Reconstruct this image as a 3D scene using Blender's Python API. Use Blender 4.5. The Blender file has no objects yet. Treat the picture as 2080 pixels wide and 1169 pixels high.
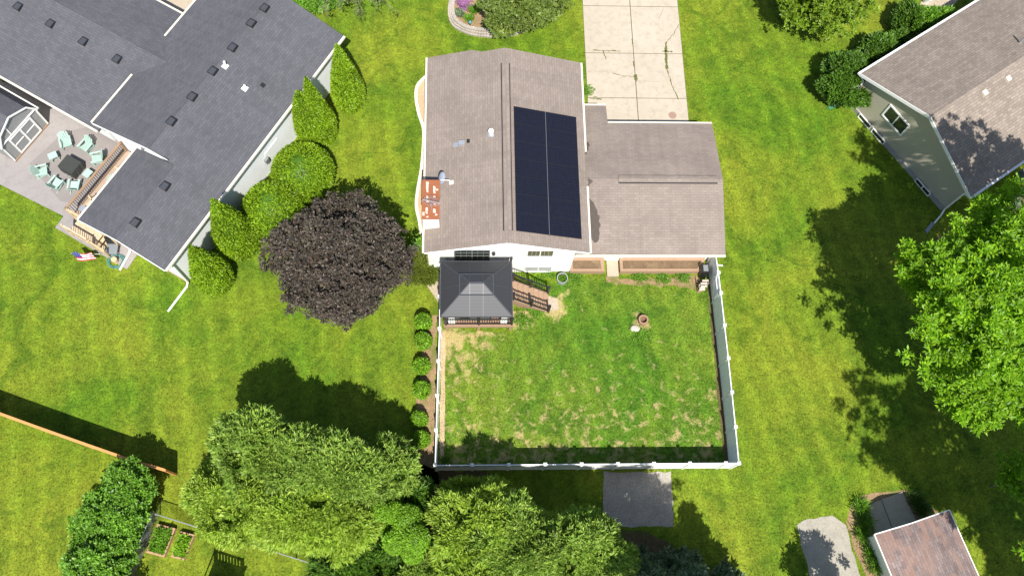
import bpy, math, random
import numpy as np
from mathutils import Vector, Matrix
random.seed(7); rng = np.random.default_rng(7)
S = bpy.context.scene; COL = S.collection; R = math.radians

# ------------------------------------------------------------------ camera (drone, 45.5 m up, pitched forward)
F, CX, CY, H = 1770.0, 1040.0, 584.5, 45.5
_d = Vector((-83, -617.5, -F)); ZW = (-_d).normalized()
_y = Vector((-90, 5065, -F)); YW = (_y - ZW*_y.dot(ZW)).normalized(); XW = YW.cross(ZW)
ROT = Matrix((XW, YW, ZW))
cam = bpy.data.cameras.new('camera'); co = bpy.data.objects.new('camera', cam); COL.objects.link(co)
co.matrix_world = Matrix.Translation((0, 0, H)) @ ROT.to_4x4()
cam.sensor_width = 36; cam.lens = F/2080*36; cam.clip_end = 2000; cam.clip_start = 0.5
S.camera = co
def ray(px, py): return ROT @ Vector((px-CX, -(py-CY), -F))
def at(px, py, z=0.0):
    v = ray(px, py); t = (z-H)/v.z; return Vector((v.x*t, v.y*t, z))
def on_plane(px, py, p0, n):
    v = ray(px, py); o = Vector((0, 0, H)); t = (Vector(p0)-o).dot(n)/v.dot(n); return o+v*t
def atl(pts, z=0.0): return [at(x, y, z) for x, y in pts]

# ------------------------------------------------------------------ materials
MATS = {}
class NB:
    def __init__(s, name):
        s.m = bpy.data.materials.new(name); s.m.use_nodes = True; s.t = s.m.node_tree; s.t.nodes.clear()
        s.out = s.n('ShaderNodeOutputMaterial'); MATS[name] = s.m
    def n(s, typ, **k):
        nd = s.t.nodes.new(typ)
        for a, b in k.items(): setattr(nd, a, b)
        return nd
    def l(s, a, b): s.t.links.new(a, b)
    def noise(s, vec, scale, detail=3, rough=.55, dist=0):
        nd = s.n('ShaderNodeTexNoise'); nd.inputs['Scale'].default_value = scale; nd.inputs['Detail'].default_value = detail
        nd.inputs['Roughness'].default_value = rough; nd.inputs['Distortion'].default_value = dist
        if vec is not None: s.l(vec, nd.inputs['Vector'])
        return nd.outputs['Fac']
    def ramp(s, fac, *stops):
        nd = s.n('ShaderNodeValToRGB'); cr = nd.color_ramp
        while len(cr.elements) < len(stops): cr.elements.new(.5)
        for e, (p, c) in zip(cr.elements, stops):
            e.position = p; e.color = (c, c, c, 1) if isinstance(c, (int, float)) else (*c, 1)
        s.l(fac, nd.inputs['Fac']); return nd.outputs['Color']
    def mix(s, fac, a, b, mode='MIX'):
        nd = s.n('ShaderNodeMix', data_type='RGBA', blend_type=mode)
        for i, v in ((0, fac), (6, a), (7, b)):
            if hasattr(v, 'links'): s.l(v, nd.inputs[i])
            elif i == 0: nd.inputs[0].default_value = v
            else: nd.inputs[i].default_value = (*v, 1) if not isinstance(v, (int, float)) else (v, v, v, 1)
        return nd.outputs[2]
    def bsdf(s, col, rough=.8, spec=.3, bump=None, bstr=.3, bdist=.02, metal=0, coat=0):
        b = s.n('ShaderNodeBsdfPrincipled')
        if hasattr(col, 'links'): s.l(col, b.inputs['Base Color'])
        else: b.inputs['Base Color'].default_value = (*col, 1)
        b.inputs['Roughness'].default_value = rough; b.inputs['Specular IOR Level'].default_value = spec
        b.inputs['Metallic'].default_value = metal; b.inputs['Coat Weight'].default_value = coat
        if bump is not None:
            bn = s.n('ShaderNodeBump'); bn.inputs['Strength'].default_value = bstr; bn.inputs['Distance'].default_value = bdist
            s.l(bump, bn.inputs['Height']); s.l(bn.outputs['Normal'], b.inputs['Normal'])
        s.b = b; return b
    def done(s, sh=None):
        s.l((sh or s.b).outputs[0], s.out.inputs[0]); return s.m
    def pos(s): return s.n('ShaderNodeNewGeometry').outputs['Position']
    def uv(s): return s.n('ShaderNodeUVMap', uv_map='UVMap').outputs['UV']
    def mapping(s, vec, sc=(1, 1, 1), rot=0):
        m = s.n('ShaderNodeMapping'); m.inputs['Scale'].default_value = sc; m.inputs['Rotation'].default_value = (0, 0, rot)
        s.l(vec, m.inputs['Vector']); return m.outputs[0]
def tint(c, f): return tuple(max(0, x*f) for x in c)

def plain(name, col, var=.15, scale=3, rough=.7, spec=.3, metal=0, bump=.15, fine=25):
    b = NB(name); o = b.n('ShaderNodeTexCoord').outputs['Object']
    a = b.noise(o, scale, 4); f = b.noise(o, fine, 2)
    c = b.mix(a, tint(col, 1-var), tint(col, 1+var))
    c2 = b.mix(.35, c, b.mix(f, tint(col, 1-var), tint(col, 1+var)))
    b.bsdf(c2, rough, spec, f, bump, .01, metal); return b.done()

def shingle(name, c1, c2, dark, patch=.25, course=.145, rust=None):
    b = NB(name); uv = b.uv()
    br = b.n('ShaderNodeTexBrick'); b.l(uv, br.inputs['Vector'])
    br.inputs['Scale'].default_value = 1; br.inputs['Brick Width'].default_value = .33; br.inputs['Row Height'].default_value = course
    br.inputs['Mortar Size'].default_value = .012; br.inputs['Mortar Smooth'].default_value = .6; br.offset = .37; br.inputs['Bias'].default_value = 0
    br.inputs['Color1'].default_value = (*c1, 1); br.inputs['Color2'].default_value = (*c2, 1); br.inputs['Mortar'].default_value = (*dark, 1)
    big = b.noise(b.mapping(uv, (.55, .8, 1)), .9, 4, .6); fine = b.noise(uv, 34, 2, .7)
    st = b.noise(b.mapping(uv, (2.4, .16, 1)), 1.2, 3)
    c = b.mix(1, br.outputs['Color'], b.ramp(big, (.25, 1-patch), (.75, 1+patch)), 'MULTIPLY')
    c = b.mix(1, c, b.ramp(fine, (.2, .78), (.8, 1.22)), 'MULTIPLY')
    c = b.mix(1, c, b.ramp(st, (.3, .93), (.7, 1.06)), 'MULTIPLY')
    if rust:
        bl = b.n('ShaderNodeTexBrick'); b.l(uv, bl.inputs['Vector']); bl.inputs['Scale'].default_value = 1
        bl.inputs['Brick Width'].default_value = .9; bl.inputs['Row Height'].default_value = .29; bl.inputs['Mortar Size'].default_value = 0
        bl.inputs['Color1'].default_value = (0, 0, 0, 1); bl.inputs['Color2'].default_value = (1, 1, 1, 1)
        rn = b.noise(uv, .8, 3); s1 = b.mix(.5, bl.outputs['Color'], rn)
        c = b.mix(b.ramp(s1, (.38, 0), (.8, .75)), c, rust)
    b.bsdf(c, .9, .2, br.outputs['Fac'], -.35, .02); return b.done()

def siding(name, col, lap=.11, groove=.7):
    b = NB(name); uv = b.uv()
    sx = b.n('ShaderNodeSeparateXYZ'); b.l(uv, sx.inputs[0])
    m = b.n('ShaderNodeMath', operation='DIVIDE'); b.l(sx.outputs['Y'], m.inputs[0]); m.inputs[1].default_value = lap
    fr = b.n('ShaderNodeMath', operation='FRACT'); b.l(m.outputs[0], fr.inputs[0])
    c = b.mix(b.ramp(fr.outputs[0], (0, 0), (.14, 1)), tint(col, groove), col)
    n = b.noise(b.pos(), 1.5, 4); c = b.mix(1, c, b.ramp(n, (.3, .95), (.7, 1.03)), 'MULTIPLY')
    b.bsdf(c, .55, .35); return b.done()

def boards(name, col, w=.14, var=.2, gap=.45, axis='Y', rough=.75):
    b = NB(name); uv = b.uv(); sx = b.n('ShaderNodeSeparateXYZ'); b.l(uv, sx.inputs[0])
    m = b.n('ShaderNodeMath', operation='DIVIDE'); b.l(sx.outputs[axis], m.inputs[0]); m.inputs[1].default_value = w
    fl = b.n('ShaderNodeMath', operation='FLOOR'); b.l(m.outputs[0], fl.inputs[0])
    wn = b.n('ShaderNodeTexWhiteNoise', noise_dimensions='1D'); b.l(fl.outputs[0], wn.inputs['W'])
    fr = b.n('ShaderNodeMath', operation='FRACT'); b.l(m.outputs[0], fr.inputs[0])
    c = b.mix(wn.outputs['Value'], tint(col, 1-var), tint(col, 1+var))
    gr = b.noise(b.mapping(b.pos(), (3, 3, 3)), 4, 4); c = b.mix(1, c, b.ramp(gr, (.3, .85), (.7, 1.12)), 'MULTIPLY')
    c = b.mix(b.ramp(fr.outputs[0], (0, 0), (.1, 1)), tint(col, gap), c)
    b.bsdf(c, rough, .3, fr.outputs[0], .2, .01); return b.done()

def grass_mat(name, c_dark, c_mid, c_yel, yel=.5, patches=0, var=.4, warm=()):
    b = NB(name); p = b.pos()
    big = b.noise(p, .13, 6, .62, .5); mid = b.noise(p, .75, 5, .68, .4); med = b.noise(p, 2.6, 4, .7); fin = b.noise(p, 9, 3, .75)
    for (cx, cy, r0, r1, k) in warm:
        vm = b.n('ShaderNodeVectorMath', operation='DISTANCE'); b.l(p, vm.inputs[0]); vm.inputs[1].default_value = (cx, cy, 0)
        m2 = b.n('ShaderNodeMapRange'); b.l(vm.outputs['Value'], m2.inputs[0]); m2.inputs[1].default_value = r0; m2.inputs[2].default_value = r1; m2.inputs[3].default_value = k; m2.inputs[4].default_value = 0
        a3 = b.n('ShaderNodeMath', operation='ADD'); b.l(big, a3.inputs[0]); b.l(m2.outputs[0], a3.inputs[1]); big = a3.outputs[0]
    c = b.mix(b.ramp(mid, (.34, 0), (.64, 1)), c_dark, c_mid)
    c = b.mix(b.ramp(big, (yel-.12, 0), (yel+.12, .95)), c, c_yel)
    c = b.mix(b.ramp(b.noise(p, .37, 5, .72, 1.4), (.5, 0), (.63, .6)), c, tint(c_dark, .8))
    c = b.mix(b.ramp(b.noise(p, 1.7, 5, .75, .6), (.56, 0), (.7, .5)), c, tint(c_yel, 1.25))
    dt = b.n('ShaderNodeVectorMath', operation='DOT_PRODUCT'); b.l(p, dt.inputs[0]); dt.inputs[1].default_value = (4.2, .9, 0)
    wob = b.n('ShaderNodeMath', operation='MULTIPLY_ADD'); b.l(big, wob.inputs[0]); wob.inputs[1].default_value = 9; b.l(dt.outputs['Value'], wob.inputs[2])
    sn = b.n('ShaderNodeMath', operation='SINE'); b.l(wob.outputs[0], sn.inputs[0])
    c = b.mix(1, c, b.ramp(sn.outputs[0], (0, .91), (1, 1.09)), 'MULTIPLY')
    c = b.mix(1, c, b.ramp(med, (.25, .66), (.75, 1.34)), 'MULTIPLY')
    c = b.mix(1, c, b.ramp(fin, (.25, .48), (.75, 1.52)), 'MULTIPLY')
    if patches:
        sx = b.n('ShaderNodeSeparateXYZ'); b.l(p, sx.inputs[0])
        mr = b.n('ShaderNodeMapRange'); b.l(sx.outputs['Y'], mr.inputs[0])
        mr.inputs[1].default_value = 6.9; mr.inputs[2].default_value = 13.5; mr.inputs[3].default_value = .08; mr.inputs[4].default_value = -.05
        pn = b.noise(p, 1.9, 5, .7, .5)
        ad = b.n('ShaderNodeMath', operation='ADD'); b.l(pn, ad.inputs[0]); b.l(mr.outputs[0], ad.inputs[1])
        a2 = ad
        for (cx, cy, r0, r1, k) in patches:
            vm = b.n('ShaderNodeVectorMath', operation='DISTANCE'); b.l(p, vm.inputs[0]); vm.inputs[1].default_value = (cx, cy, 0)
            m2 = b.n('ShaderNodeMapRange'); b.l(vm.outputs['Value'], m2.inputs[0]); m2.inputs[1].default_value = r0; m2.inputs[2].default_value = r1
            m2.inputs[3].default_value = k; m2.inputs[4].default_value = 0
            a3 = b.n('ShaderNodeMath', operation='ADD'); b.l(a2.outputs[0], a3.inputs[0]); b.l(m2.outputs[0], a3.inputs[1]); a2 = a3
        tan = b.mix(fin, (.34, .25, .10), (.56, .42, .22))
        c = b.mix(b.ramp(a2.outputs[0], (.57, 0), (.72, .75)), c, tan)
    g = b.n('ShaderNodeNewGeometry'); c = b.mix(1, c, b.ramp(g.outputs['Random Per Island'], (0, 1-var), (1, 1+var)), 'MULTIPLY')
    b.bsdf(c, .85, .15, fin, .6, .05); return b.done()

def leaf(name, cols, trans=.25, rough=.5, spec=.35):
    b = NB(name); g = b.n('ShaderNodeNewGeometry'); r = g.outputs['Random Per Island']
    c = b.ramp(r, *[(i/max(1, len(cols)-1), x) for i, x in enumerate(cols)])
    n = b.noise(g.outputs['Position'], .7, 4, .65); c = b.mix(1, c, b.ramp(n, (.3, .72), (.7, 1.25)), 'MULTIPLY')
    b.bsdf(c, rough, spec); tr = b.n('ShaderNodeBsdfTranslucent'); b.l(b.mix(1, c, (1.25, 1.3, .6), 'MULTIPLY'), tr.inputs[0])
    mx = b.n('ShaderNodeMixShader'); mx.inputs[0].default_value = trans
    b.l(b.b.outputs[0], mx.inputs[1]); b.l(tr.outputs[0], mx.inputs[2]); return b.done(mx)

def speckle(name, c1, c2, scale=30, patch=None, rough=.95, bstr=.5):
    b = NB(name); p = b.pos()
    v = b.n('ShaderNodeTexVoronoi'); v.inputs['Scale'].default_value = scale; b.l(p, v.inputs['Vector'])
    n = b.noise(p, 1.1, 5, .65); f = b.noise(p, scale*.8, 3, .75)
    c = b.mix(b.ramp(f, (.3, 0), (.7, 1)), c1, c2); c = b.mix(.5, c, b.mix(v.outputs['Color'], c1, c2))
    c = b.mix(1, c, b.ramp(n, (.3, .8), (.7, 1.15)), 'MULTIPLY')
    if patch: c = b.mix(b.ramp(b.noise(p, .8, 5, .7, .5), (.52, 0), (.64, .8)), c, patch)
    b.bsdf(c, rough, .2, f, bstr, .03); return b.done()

def concrete(name, col, stain, rough=.85):
    b = NB(name); p = b.pos()
    a = b.noise(p, .45, 6, .62, .5); m = b.noise(p, 2.6, 5, .7); f = b.noise(p, 40, 2, .7)
    c = b.mix(b.ramp(a, (.35, 0), (.7, 1)), col, tint(col, 1.12))
    c = b.mix(b.ramp(m, (.47, 0), (.75, .6)), c, stain)
    c = b.mix(1, c, b.ramp(f, (.2, .88), (.8, 1.1)), 'MULTIPLY')
    b.bsdf(c, rough, .3, f, .2, .01); return b.done()

GO = grass_mat('outer_grass', (.056, .126, .007), (.106, .184, .009), (.165, .2, .015), .49, warm=((-21.5, 3.6, 2, 7, .1), (17, 8, 2, 9, .035), (14, 24, 2, 9, .035), (-17.5, 11.5, 2, 6.5, -.06), (-6, 12, 1, 5, .02)))
GY = grass_mat('yard_grass', (.042, .122, .008), (.09, .18, .012), (.155, .205, .02), .51, patches=((-.7, 12.4, .2, 2.6, .15), (-1.2, 13.2, .2, 1.3, .22), (.9, 13.2, .1, 1.1, .18), (2.6, 14.2, .1, 1.2, .35), (5.0, 15.1, .1, .9, .2), (2.9, 16.2, .3, 1.2, .5), (4.6, 14.5, .1, .8, .3), (at(1301, 653).x, at(1301, 653).y, .1, .75, .32)))
DRIVE = concrete('driveway_concrete', (.42, .362, .285), (.29, .243, .187))
PATIO = concrete('patio_concrete', (.27, .245, .235), (.21, .19, .18))
STEPC = concrete('step_concrete', (.40, .33, .25), (.3, .24, .18))
BROWN = shingle('brown_shingles', (.255, .208, .178), (.22, .18, .154), (.175, .143, .121), .12)
GREY = shingle('charcoal_shingles', (.108, .107, .119), (.088, .088, .098), (.066, .066, .074), .1)
SHEDR = shingle('worn_red_shingles', (.24, .19, .18), (.16, .12, .115), (.1, .075, .07), .3, rust=(.27, .165, .13))
RBROWN = shingle('tan_shingles', (.285, .235, .195), (.215, .176, .147), (.13, .107, .09), .1, .16)
WSID = siding('white_siding', (.82, .82, .79), .11, .85)
WSID2 = siding('bright_white_siding', (.9, .91, .92), .11, .94)
BSID = siding('beige_siding', (.44, .40, .305), .115, .62)
GSID = siding('grey_siding', (.27, .275, .27), .12, .75)
WHITE = plain('white_paint', (.8, .79, .75), .05, 2, .45, .4)
CREAM = plain('cream_trim', (.72, .66, .53), .08, 2, .5, .4)
VINYL = boards('white_vinyl', (.93, .93, .94), .152, .02, .75, 'X', .4)
VINYLP = plain('white_vinyl_post', (.82, .82, .81), .04, 2, .4, .4)
FOUND = plain('foundation_block', (.3, .29, .265), .2, 3, .9, .2)
TANF = plain('tan_foundation', (.44, .34, .25), .2, 3, .9, .2)
BLACK = plain('black_metal', (.018, .018, .02), .3, 3, .4, .5)
DKGREY = plain('dark_grey_metal', (.055, .057, .065), .12, 1.5, .45, .5)
GALV = plain('galvanised_metal', (.5, .52, .55), .15, 4, .4, .5, .6)
STEEL = plain('grey_steel', (.28, .3, .31), .15, 4, .45, .5, .4)
RUST = plain('rusted_metal', (.28, .1, .045), .35, 2.2, .8, .25)
PEEL = plain('peeling_primer', (.62, .5, .42), .2, 6, .8, .25)
DECKW = boards('deck_boards', (.33, .2, .13), .14, .14, .5, 'Y')
TIMB = plain('stained_timber', (.33, .215, .14), .15, 2, .75, .3)
NEWW = boards('new_lumber', (.5, .38, .23), .14, .12, .55, 'X')
CEDARF = boards('orange_fence_boards', (.56, .22, .06), .14, .2, .5, 'X')
CEDARP = plain('orange_fence_post', (.6, .27, .09), .2, 3, .7, .3)
SOIL = speckle('soil', (.115, .075, .045), (.22, .15, .09), 18, (.26, .19, .11))
MULCH = speckle('mulch', (.2, .125, .07), (.4, .27, .15), 22, (.12, .15, .03))
SAND = speckle('sandy_bed', (.42, .3, .18), (.55, .4, .25), 25)
DUFF = speckle('needle_litter', (.085, .06, .03), (.17, .12, .06), 16, (.06, .11, .015))
GRAV = speckle('gravel', (.17, .155, .135), (.46, .42, .36), 20)
GRAV2 = speckle('pale_gravel', (.25, .225, .185), (.43, .395, .33), 24)
STONE = speckle('stone_blocks', (.3, .26, .22), (.46, .41, .35), 9)
GLASS = None
b = NB('window_glass'); b.bsdf((.02, .028, .02), .06, .6); GLASS = b.done()
b = NB('pale_blind'); b.bsdf((.42, .43, .43), .3, .5); BLIND = b.done()
b = NB('solar_cells'); uv = b.uv(); sx = b.n('ShaderNodeTexBrick'); b.l(uv, sx.inputs['Vector']); sx.offset = 0
sx.inputs['Scale'].default_value = 1; sx.inputs['Brick Width'].default_value = .166; sx.inputs['Row Height'].default_value = .0835
sx.inputs['Mortar Size'].default_value = .004; sx.inputs['Color1'].default_value = (.008, .009, .016, 1); sx.inputs['Color2'].default_value = (.010, .011, .02, 1)
sx.inputs['Mortar'].default_value = (.021, .022, .034, 1); b.bsdf(sx.outputs['Color'], .22, .35, coat=.0); SOLAR = b.done()
MINT = plain('mint_plastic', (.35, .49, .42), .06, 2, .45, .35)
TANCUSH = plain('tan_cushion', (.52, .38, .22), .1, 3, .9, .2)
TEAL = plain('teal_hose', (.09, .24, .215), .2, 5, .5, .3)
COVER = plain('black_cover', (.045, .047, .043), .2, 2, .6, .3)
BARK = plain('bark', (.16, .12, .09), .3, 4, .9, .15)
GREYB = plain('grey_twig', (.26, .215, .18), .25, 4, .9, .15)
CLAY = plain('clay_pipe', (.34, .2, .13), .15, 4, .8, .2)
ROCK = plain('pale_rock', (.5, .42, .36), .2, 5, .85, .2)
FRED = plain('flag_red', (.5, .03, .06), .1, 4, .8, .2); FBLUE = plain('flag_blue', (.03, .05, .2), .1, 4, .8, .2)
GREENP = plain('green_plastic', (.06, .2, .11), .1, 3, .5, .3)
ALUM = plain('brushed_dish', (.3, .34, .42), .08, 3, .45, .4)

L_ARB = leaf('arborvitae_leaf', [(0.1265, 0.231, 0.0066), (0.198, 0.33, 0.0099), (0.275, 0.418, 0.0176)], .24)
L_PUR = leaf('purple_maple_leaf', [(0.0358, 0.0258, 0.0235), (0.0582, 0.0448, 0.0403), (0.065, 0.0627, 0.0381), (0.1344, 0.0918, 0.0717)], .12, .5, .3)
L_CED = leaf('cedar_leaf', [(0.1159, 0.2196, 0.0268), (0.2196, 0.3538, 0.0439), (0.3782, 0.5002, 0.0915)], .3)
L_CEDY = leaf('sunlit_cedar_leaf', [(0.1475, 0.2537, 0.0212), (0.2655, 0.4012, 0.0354), (0.413, 0.531, 0.0708)], .3)  # lit copy of the cedar leaf, sunshine painted into its colour
L_GLO = leaf('globe_cedar_leaf', [(0.112, 0.2464, 0.009), (0.1792, 0.3472, 0.0157), (0.2352, 0.4256, 0.0269)], .22)
L_SPR = leaf('spruce_needle', [(0.069, 0.1265, 0.0575), (0.1495, 0.2185, 0.115), (0.299, 0.368, 0.2185)], .18)
L_HED = leaf('hedge_leaf', [(0.069, 0.1725, 0.0138), (0.1265, 0.276, 0.0207), (0.23, 0.4255, 0.046)], .28, .45, .35)
L_ASH = leaf('ash_leaf', [(0.1037, 0.2379, 0.0073), (0.1769, 0.3599, 0.011), (0.305, 0.5002, 0.0195)], .38)
L_YEW_SHADE = leaf('yew_and_shade_leaf', [(0.0403, 0.0978, 0.0092), (0.069, 0.1552, 0.0115), (0.115, 0.23, 0.0184)], .2)  # yew leaf; also paints shade into some cedars, daylilies and shrub cores
L_CRAB = leaf('crabapple_leaf', [(.075, .12, .018), (.13, .19, .028), (.22, .28, .06)], .25)
L_YEL = leaf('yellow_green_leaf', [(.09, .17, .008), (.16, .26, .012), (.24, .34, .03)], .3)
L_JUN = leaf('juniper_leaf', [(.09, .13, .012), (.13, .175, .018), (.18, .21, .03)], .2)
L_WEED = leaf('weed_leaf', [(.08, .19, .012), (.125, .27, .018), (.17, .33, .03)], .3)
L_PINK = leaf('purple_flower', [(.3, .12, .3), (.42, .2, .38)], .2)
L_WHT = leaf('pale_flower', [(.5, .5, .4), (.6, .6, .5)], .2)

# ------------------------------------------------------------------ mesh helpers
def root_loc(o):
    while o.parent: o = o.parent
    return o.location.copy()
def link(name, me, mat, parent=None):
    if mat: me.materials.append(mat)
    o = bpy.data.objects.new(name, me); COL.objects.link(o)
    if parent: o.parent = parent
    return o
def tag(o, label=None, cat=None, group=None, kind=None):
    for k, v in (('label', label), ('category', cat), ('group', group), ('kind', kind)):
        if v: o[k] = v
    return o
def thing(name, label, cat, loc=(0, 0, 0), group=None):
    o = bpy.data.objects.new(name, None); COL.objects.link(o); o.empty_display_size = .2
    o.location = loc; return tag(o, label, cat, group)
class MB:
    def __init__(s): s.v = []; s.f = []
    def add(s, vs, fs):
        k = len(s.v); s.v += [Vector(p) for p in vs]; s.f += [tuple(i+k for i in f) for f in fs]; return s
    def poly(s, pts): return s.add(pts, [tuple(range(len(pts)))])
    def slab(s, pts, t, up=None):
        n = len(pts); d = Vector((0, 0, -t)) if up is None else Vector(up)
        lo = [Vector(p)+d for p in pts]
        return s.add(list(pts)+lo, [tuple(range(n)), tuple(range(2*n-1, n-1, -1))]+[(i, i+n, (i+1) % n+n, (i+1) % n) for i in range(n)])
    def box(s, x0, x1, y0, y1, z0, z1):
        return s.slab([(x0, y0, z1), (x1, y0, z1), (x1, y1, z1), (x0, y1, z1)], z1-z0)
    def bar(s, a, b_, w, h, up=(0, 0, 1)):
        a, b_ = Vector(a), Vector(b_); d = (b_-a).normalized(); u = Vector(up)
        if abs(d.dot(u)) > .95: u = Vector((0, 1, 0)) if abs(d.y) < .9 else Vector((1, 0, 0))
        x = d.cross(u).normalized()*w/2; y = x.cross(d).normalized()*h/2
        p = [a-x-y, a+x-y, a+x+y, a-x+y, b_-x-y, b_+x-y, b_+x+y, b_-x+y]
        return s.add(p, [(3, 2, 1, 0), (4, 5, 6, 7), (0, 1, 5, 4), (1, 2, 6, 5), (2, 3, 7, 6), (3, 0, 4, 7)])
    def tube(s, a, b_, r0, r1=None, n=10, cap=True):
        r1 = r0 if r1 is None else r1; a, b_ = Vector(a), Vector(b_); d = (b_-a).normalized()
        x = d.orthogonal().normalized(); y = d.cross(x); k = len(s.v)
        for c, r in ((a, r0), (b_, r1)):
            for i in range(n): t = 2*math.pi*i/n; s.v.append(c+x*r*math.cos(t)+y*r*math.sin(t))
        s.f += [(k+i, k+(i+1) % n, k+n+(i+1) % n, k+n+i) for i in range(n)]
        if cap: s.f += [tuple(k+n-1-i for i in range(n)), tuple(k+n+i for i in range(n))]
        return s
    def path(s, pts, r, n=7):
        for a, b_ in zip(pts, pts[1:]): s.tube(a, b_, r, r, n)
        return s
    def ring(s, c, r0, r1, z0, z1, n=20):
        c = Vector(c); P = []
        for r, z in ((r1, z0), (r1, z1), (r0, z1), (r0, z0)):
            P += [c+Vector((r*math.cos(2*math.pi*i/n), r*math.sin(2*math.pi*i/n), z)) for i in range(n)]
        return s.add(P, [(a*n+i, a*n+(i+1) % n, ((a+1) % 4)*n+(i+1) % n, ((a+1) % 4)*n+i) for a in range(4) for i in range(n)])
    def lathe(s, c, prof, n=18):
        c = Vector(c); k = len(s.v)
        for r, z in prof: s.v += [c+Vector((r*math.cos(2*math.pi*i/n), r*math.sin(2*math.pi*i/n), z)) for i in range(n)]
        for a in range(len(prof)-1):
            s.f += [(k+a*n+i, k+a*n+(i+1) % n, k+(a+1)*n+(i+1) % n, k+(a+1)*n+i) for i in range(n)]
        s.f += [tuple(k+n-1-i for i in range(n)), tuple(k+(len(prof)-1)*n+i for i in range(n))]
        return s
    def build(s, name, mat, parent=None, smooth=False, label=None):
        off = root_loc(parent) if parent else Vector((0, 0, 0))
        me = bpy.data.meshes.new(name); me.from_pydata([tuple(p-off) for p in s.v], [], s.f); me.update()
        uvl = me.uv_layers.new(name='UVMap'); up = Vector((0, 0, 1))
        for p in me.polygons:
            n = p.normal; u = up.cross(n)
            u = u.normalized() if u.length > .05 else Vector((1, 0, 0)); w = n.cross(u)
            for li in p.loop_indices:
                q = s.v[me.loops[li].vertex_index]; uvl.data[li].uv = (q.dot(u), q.dot(w))
            p.use_smooth = smooth
        o = link(name, me, mat, parent)
        if label: o['label'] = label
        return o
def each(name, mat, parent, bars):
    for a in bars: o = MB().bar(*a).build(name, mat, parent)
    return o
def struct(name, mb, mat): return tag(mb.build(name, mat), kind='structure')
def sheet(name, pts, mat, z=.004):
    return struct(name, MB().poly([(p[0], p[1], z) for p in pts]), mat)
def ragged(pts, step=.35, amp=.08, seed=1):
    r = random.Random(seed); out = []
    for a, b_ in zip(pts, pts[1:]+pts[:1]):
        a, b_ = Vector(a[:2]), Vector(b_[:2]); n = max(1, int((b_-a).length/step))
        for i in range(n): out.append(a.lerp(b_, i/n)+Vector((r.uniform(-amp, amp), r.uniform(-amp, amp))))
    return out
def smooth_curve(pts, n=6):
    out = []; P = [pts[0]]+list(pts)+[pts[-1]]
    for i in range(1, len(P)-2):
        a, b_, c, d = (Vector(P[j]) for j in (i-1, i, i+1, i+2))
        for k in range(n):
            t = k/n; out.append(.5*((2*b_)+(c-a)*t+(2*a-5*b_+4*c-d)*t*t+(3*b_-a-3*c+d)*t**3))
    out.append(Vector(P[-1])); return out

# ------------------------------------------------------------------ foliage helpers
def unit(a): return a/np.maximum(np.linalg.norm(a, axis=-1, keepdims=True), 1e-9)
def leaf_mesh(name, P, A, L, W, mat, parent=None, fold=0.0, hint=None):
    """one diamond leaf per row: P base, A direction, L length, W width"""
    N = len(P); A = unit(A); h_ = np.array([0, -.35, 1.]) if hint is None else hint; r = h_+rng.normal(0, .42, (N, 3)); B = unit(np.cross(A, r)); Cn = np.cross(A, B)
    L = np.broadcast_to(L, N)[:, None]; W = np.broadcast_to(W, N)[:, None]
    m = P+A*L*.5+Cn*L*fold
    V = np.stack([P, m+B*W*.5, P+A*L, m-B*W*.5], 1).reshape(-1, 3)
    if parent: V = V-np.array(root_loc(parent))
    me = bpy.data.meshes.new(name); me.vertices.add(4*N); me.vertices.foreach_set('co', V.astype(np.float32).ravel())
    me.loops.add(4*N); me.loops.foreach_set('vertex_index', np.arange(4*N, dtype=np.int32))
    me.polygons.add(N); me.polygons.foreach_set('loop_start', np.arange(0, 4*N, 4, dtype=np.int32))
    me.update(calc_edges=True); me.validate(); return link(name, me, mat, parent)
def sprays(P, A, k, length, width, spread, jit=.25):
    """k leaves fanned round each axis"""
    N = len(P); A = unit(A); r = unit(np.cross(A, rng.normal(size=(N, 3)))); s = np.cross(A, r)
    ph = rng.uniform(0, 6.283, (N, 1))+np.arange(k)[None, :]*6.283/k+rng.normal(0, .3, (N, k))
    sp = np.tan(np.clip(rng.normal(spread, spread*.3, (N, k)), .02, 1.4))
    D = A[:, None, :]+(r[:, None, :]*np.cos(ph)[..., None]+s[:, None, :]*np.sin(ph)[..., None])*sp[..., None]
    D = unit(D).reshape(-1, 3); Q = np.repeat(P, k, 0)+D*length*.12
    Ls = length*rng.uniform(1-jit*2, 1+jit, N*k); return Q, D, Ls, Ls*width/length
def lumpy(n, c, rad, lumps=14, amp=.25, inner=.75, zlo=-.35, seed=0, gap=.0):
    """points in the outer shell of a lumpy ellipsoid; returns points and outward axes"""
    g = np.random.default_rng(seed); d = unit(g.normal(size=(int(n*2.2), 3))); d = d[d[:, 2] > zlo]
    lumps *= 2; Ld = unit(g.normal(size=(lumps, 3))); Ld[:, 2] = np.abs(Ld[:, 2])*.9; Ld = unit(Ld); am = g.uniform(.3, 1, lumps)*amp
    k = (np.exp((d@Ld.T-1)*20)*am).sum(1); sh = g.uniform(inner**3, 1, len(d))**(1/3)
    if gap:
        w = unit(g.normal(size=(9, 3)))*g.uniform(5, 9, (9, 1)); f = np.sin(d@w.T+g.uniform(0, 6, 9)).sum(1)
        keep = f > -9*(1-gap)*.28-.3; d, k, sh = d[keep], k[keep], sh[keep]
    r = (1-amp*.5+np.minimum(k, amp*1.25))*sh*g.uniform(.93, 1.07, len(d)); P = np.array(c)+d*r[:, None]*np.array(rad)
    A = unit(d/np.array(rad)); m = min(n, len(P)); return P[:m], A[:m]
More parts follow.
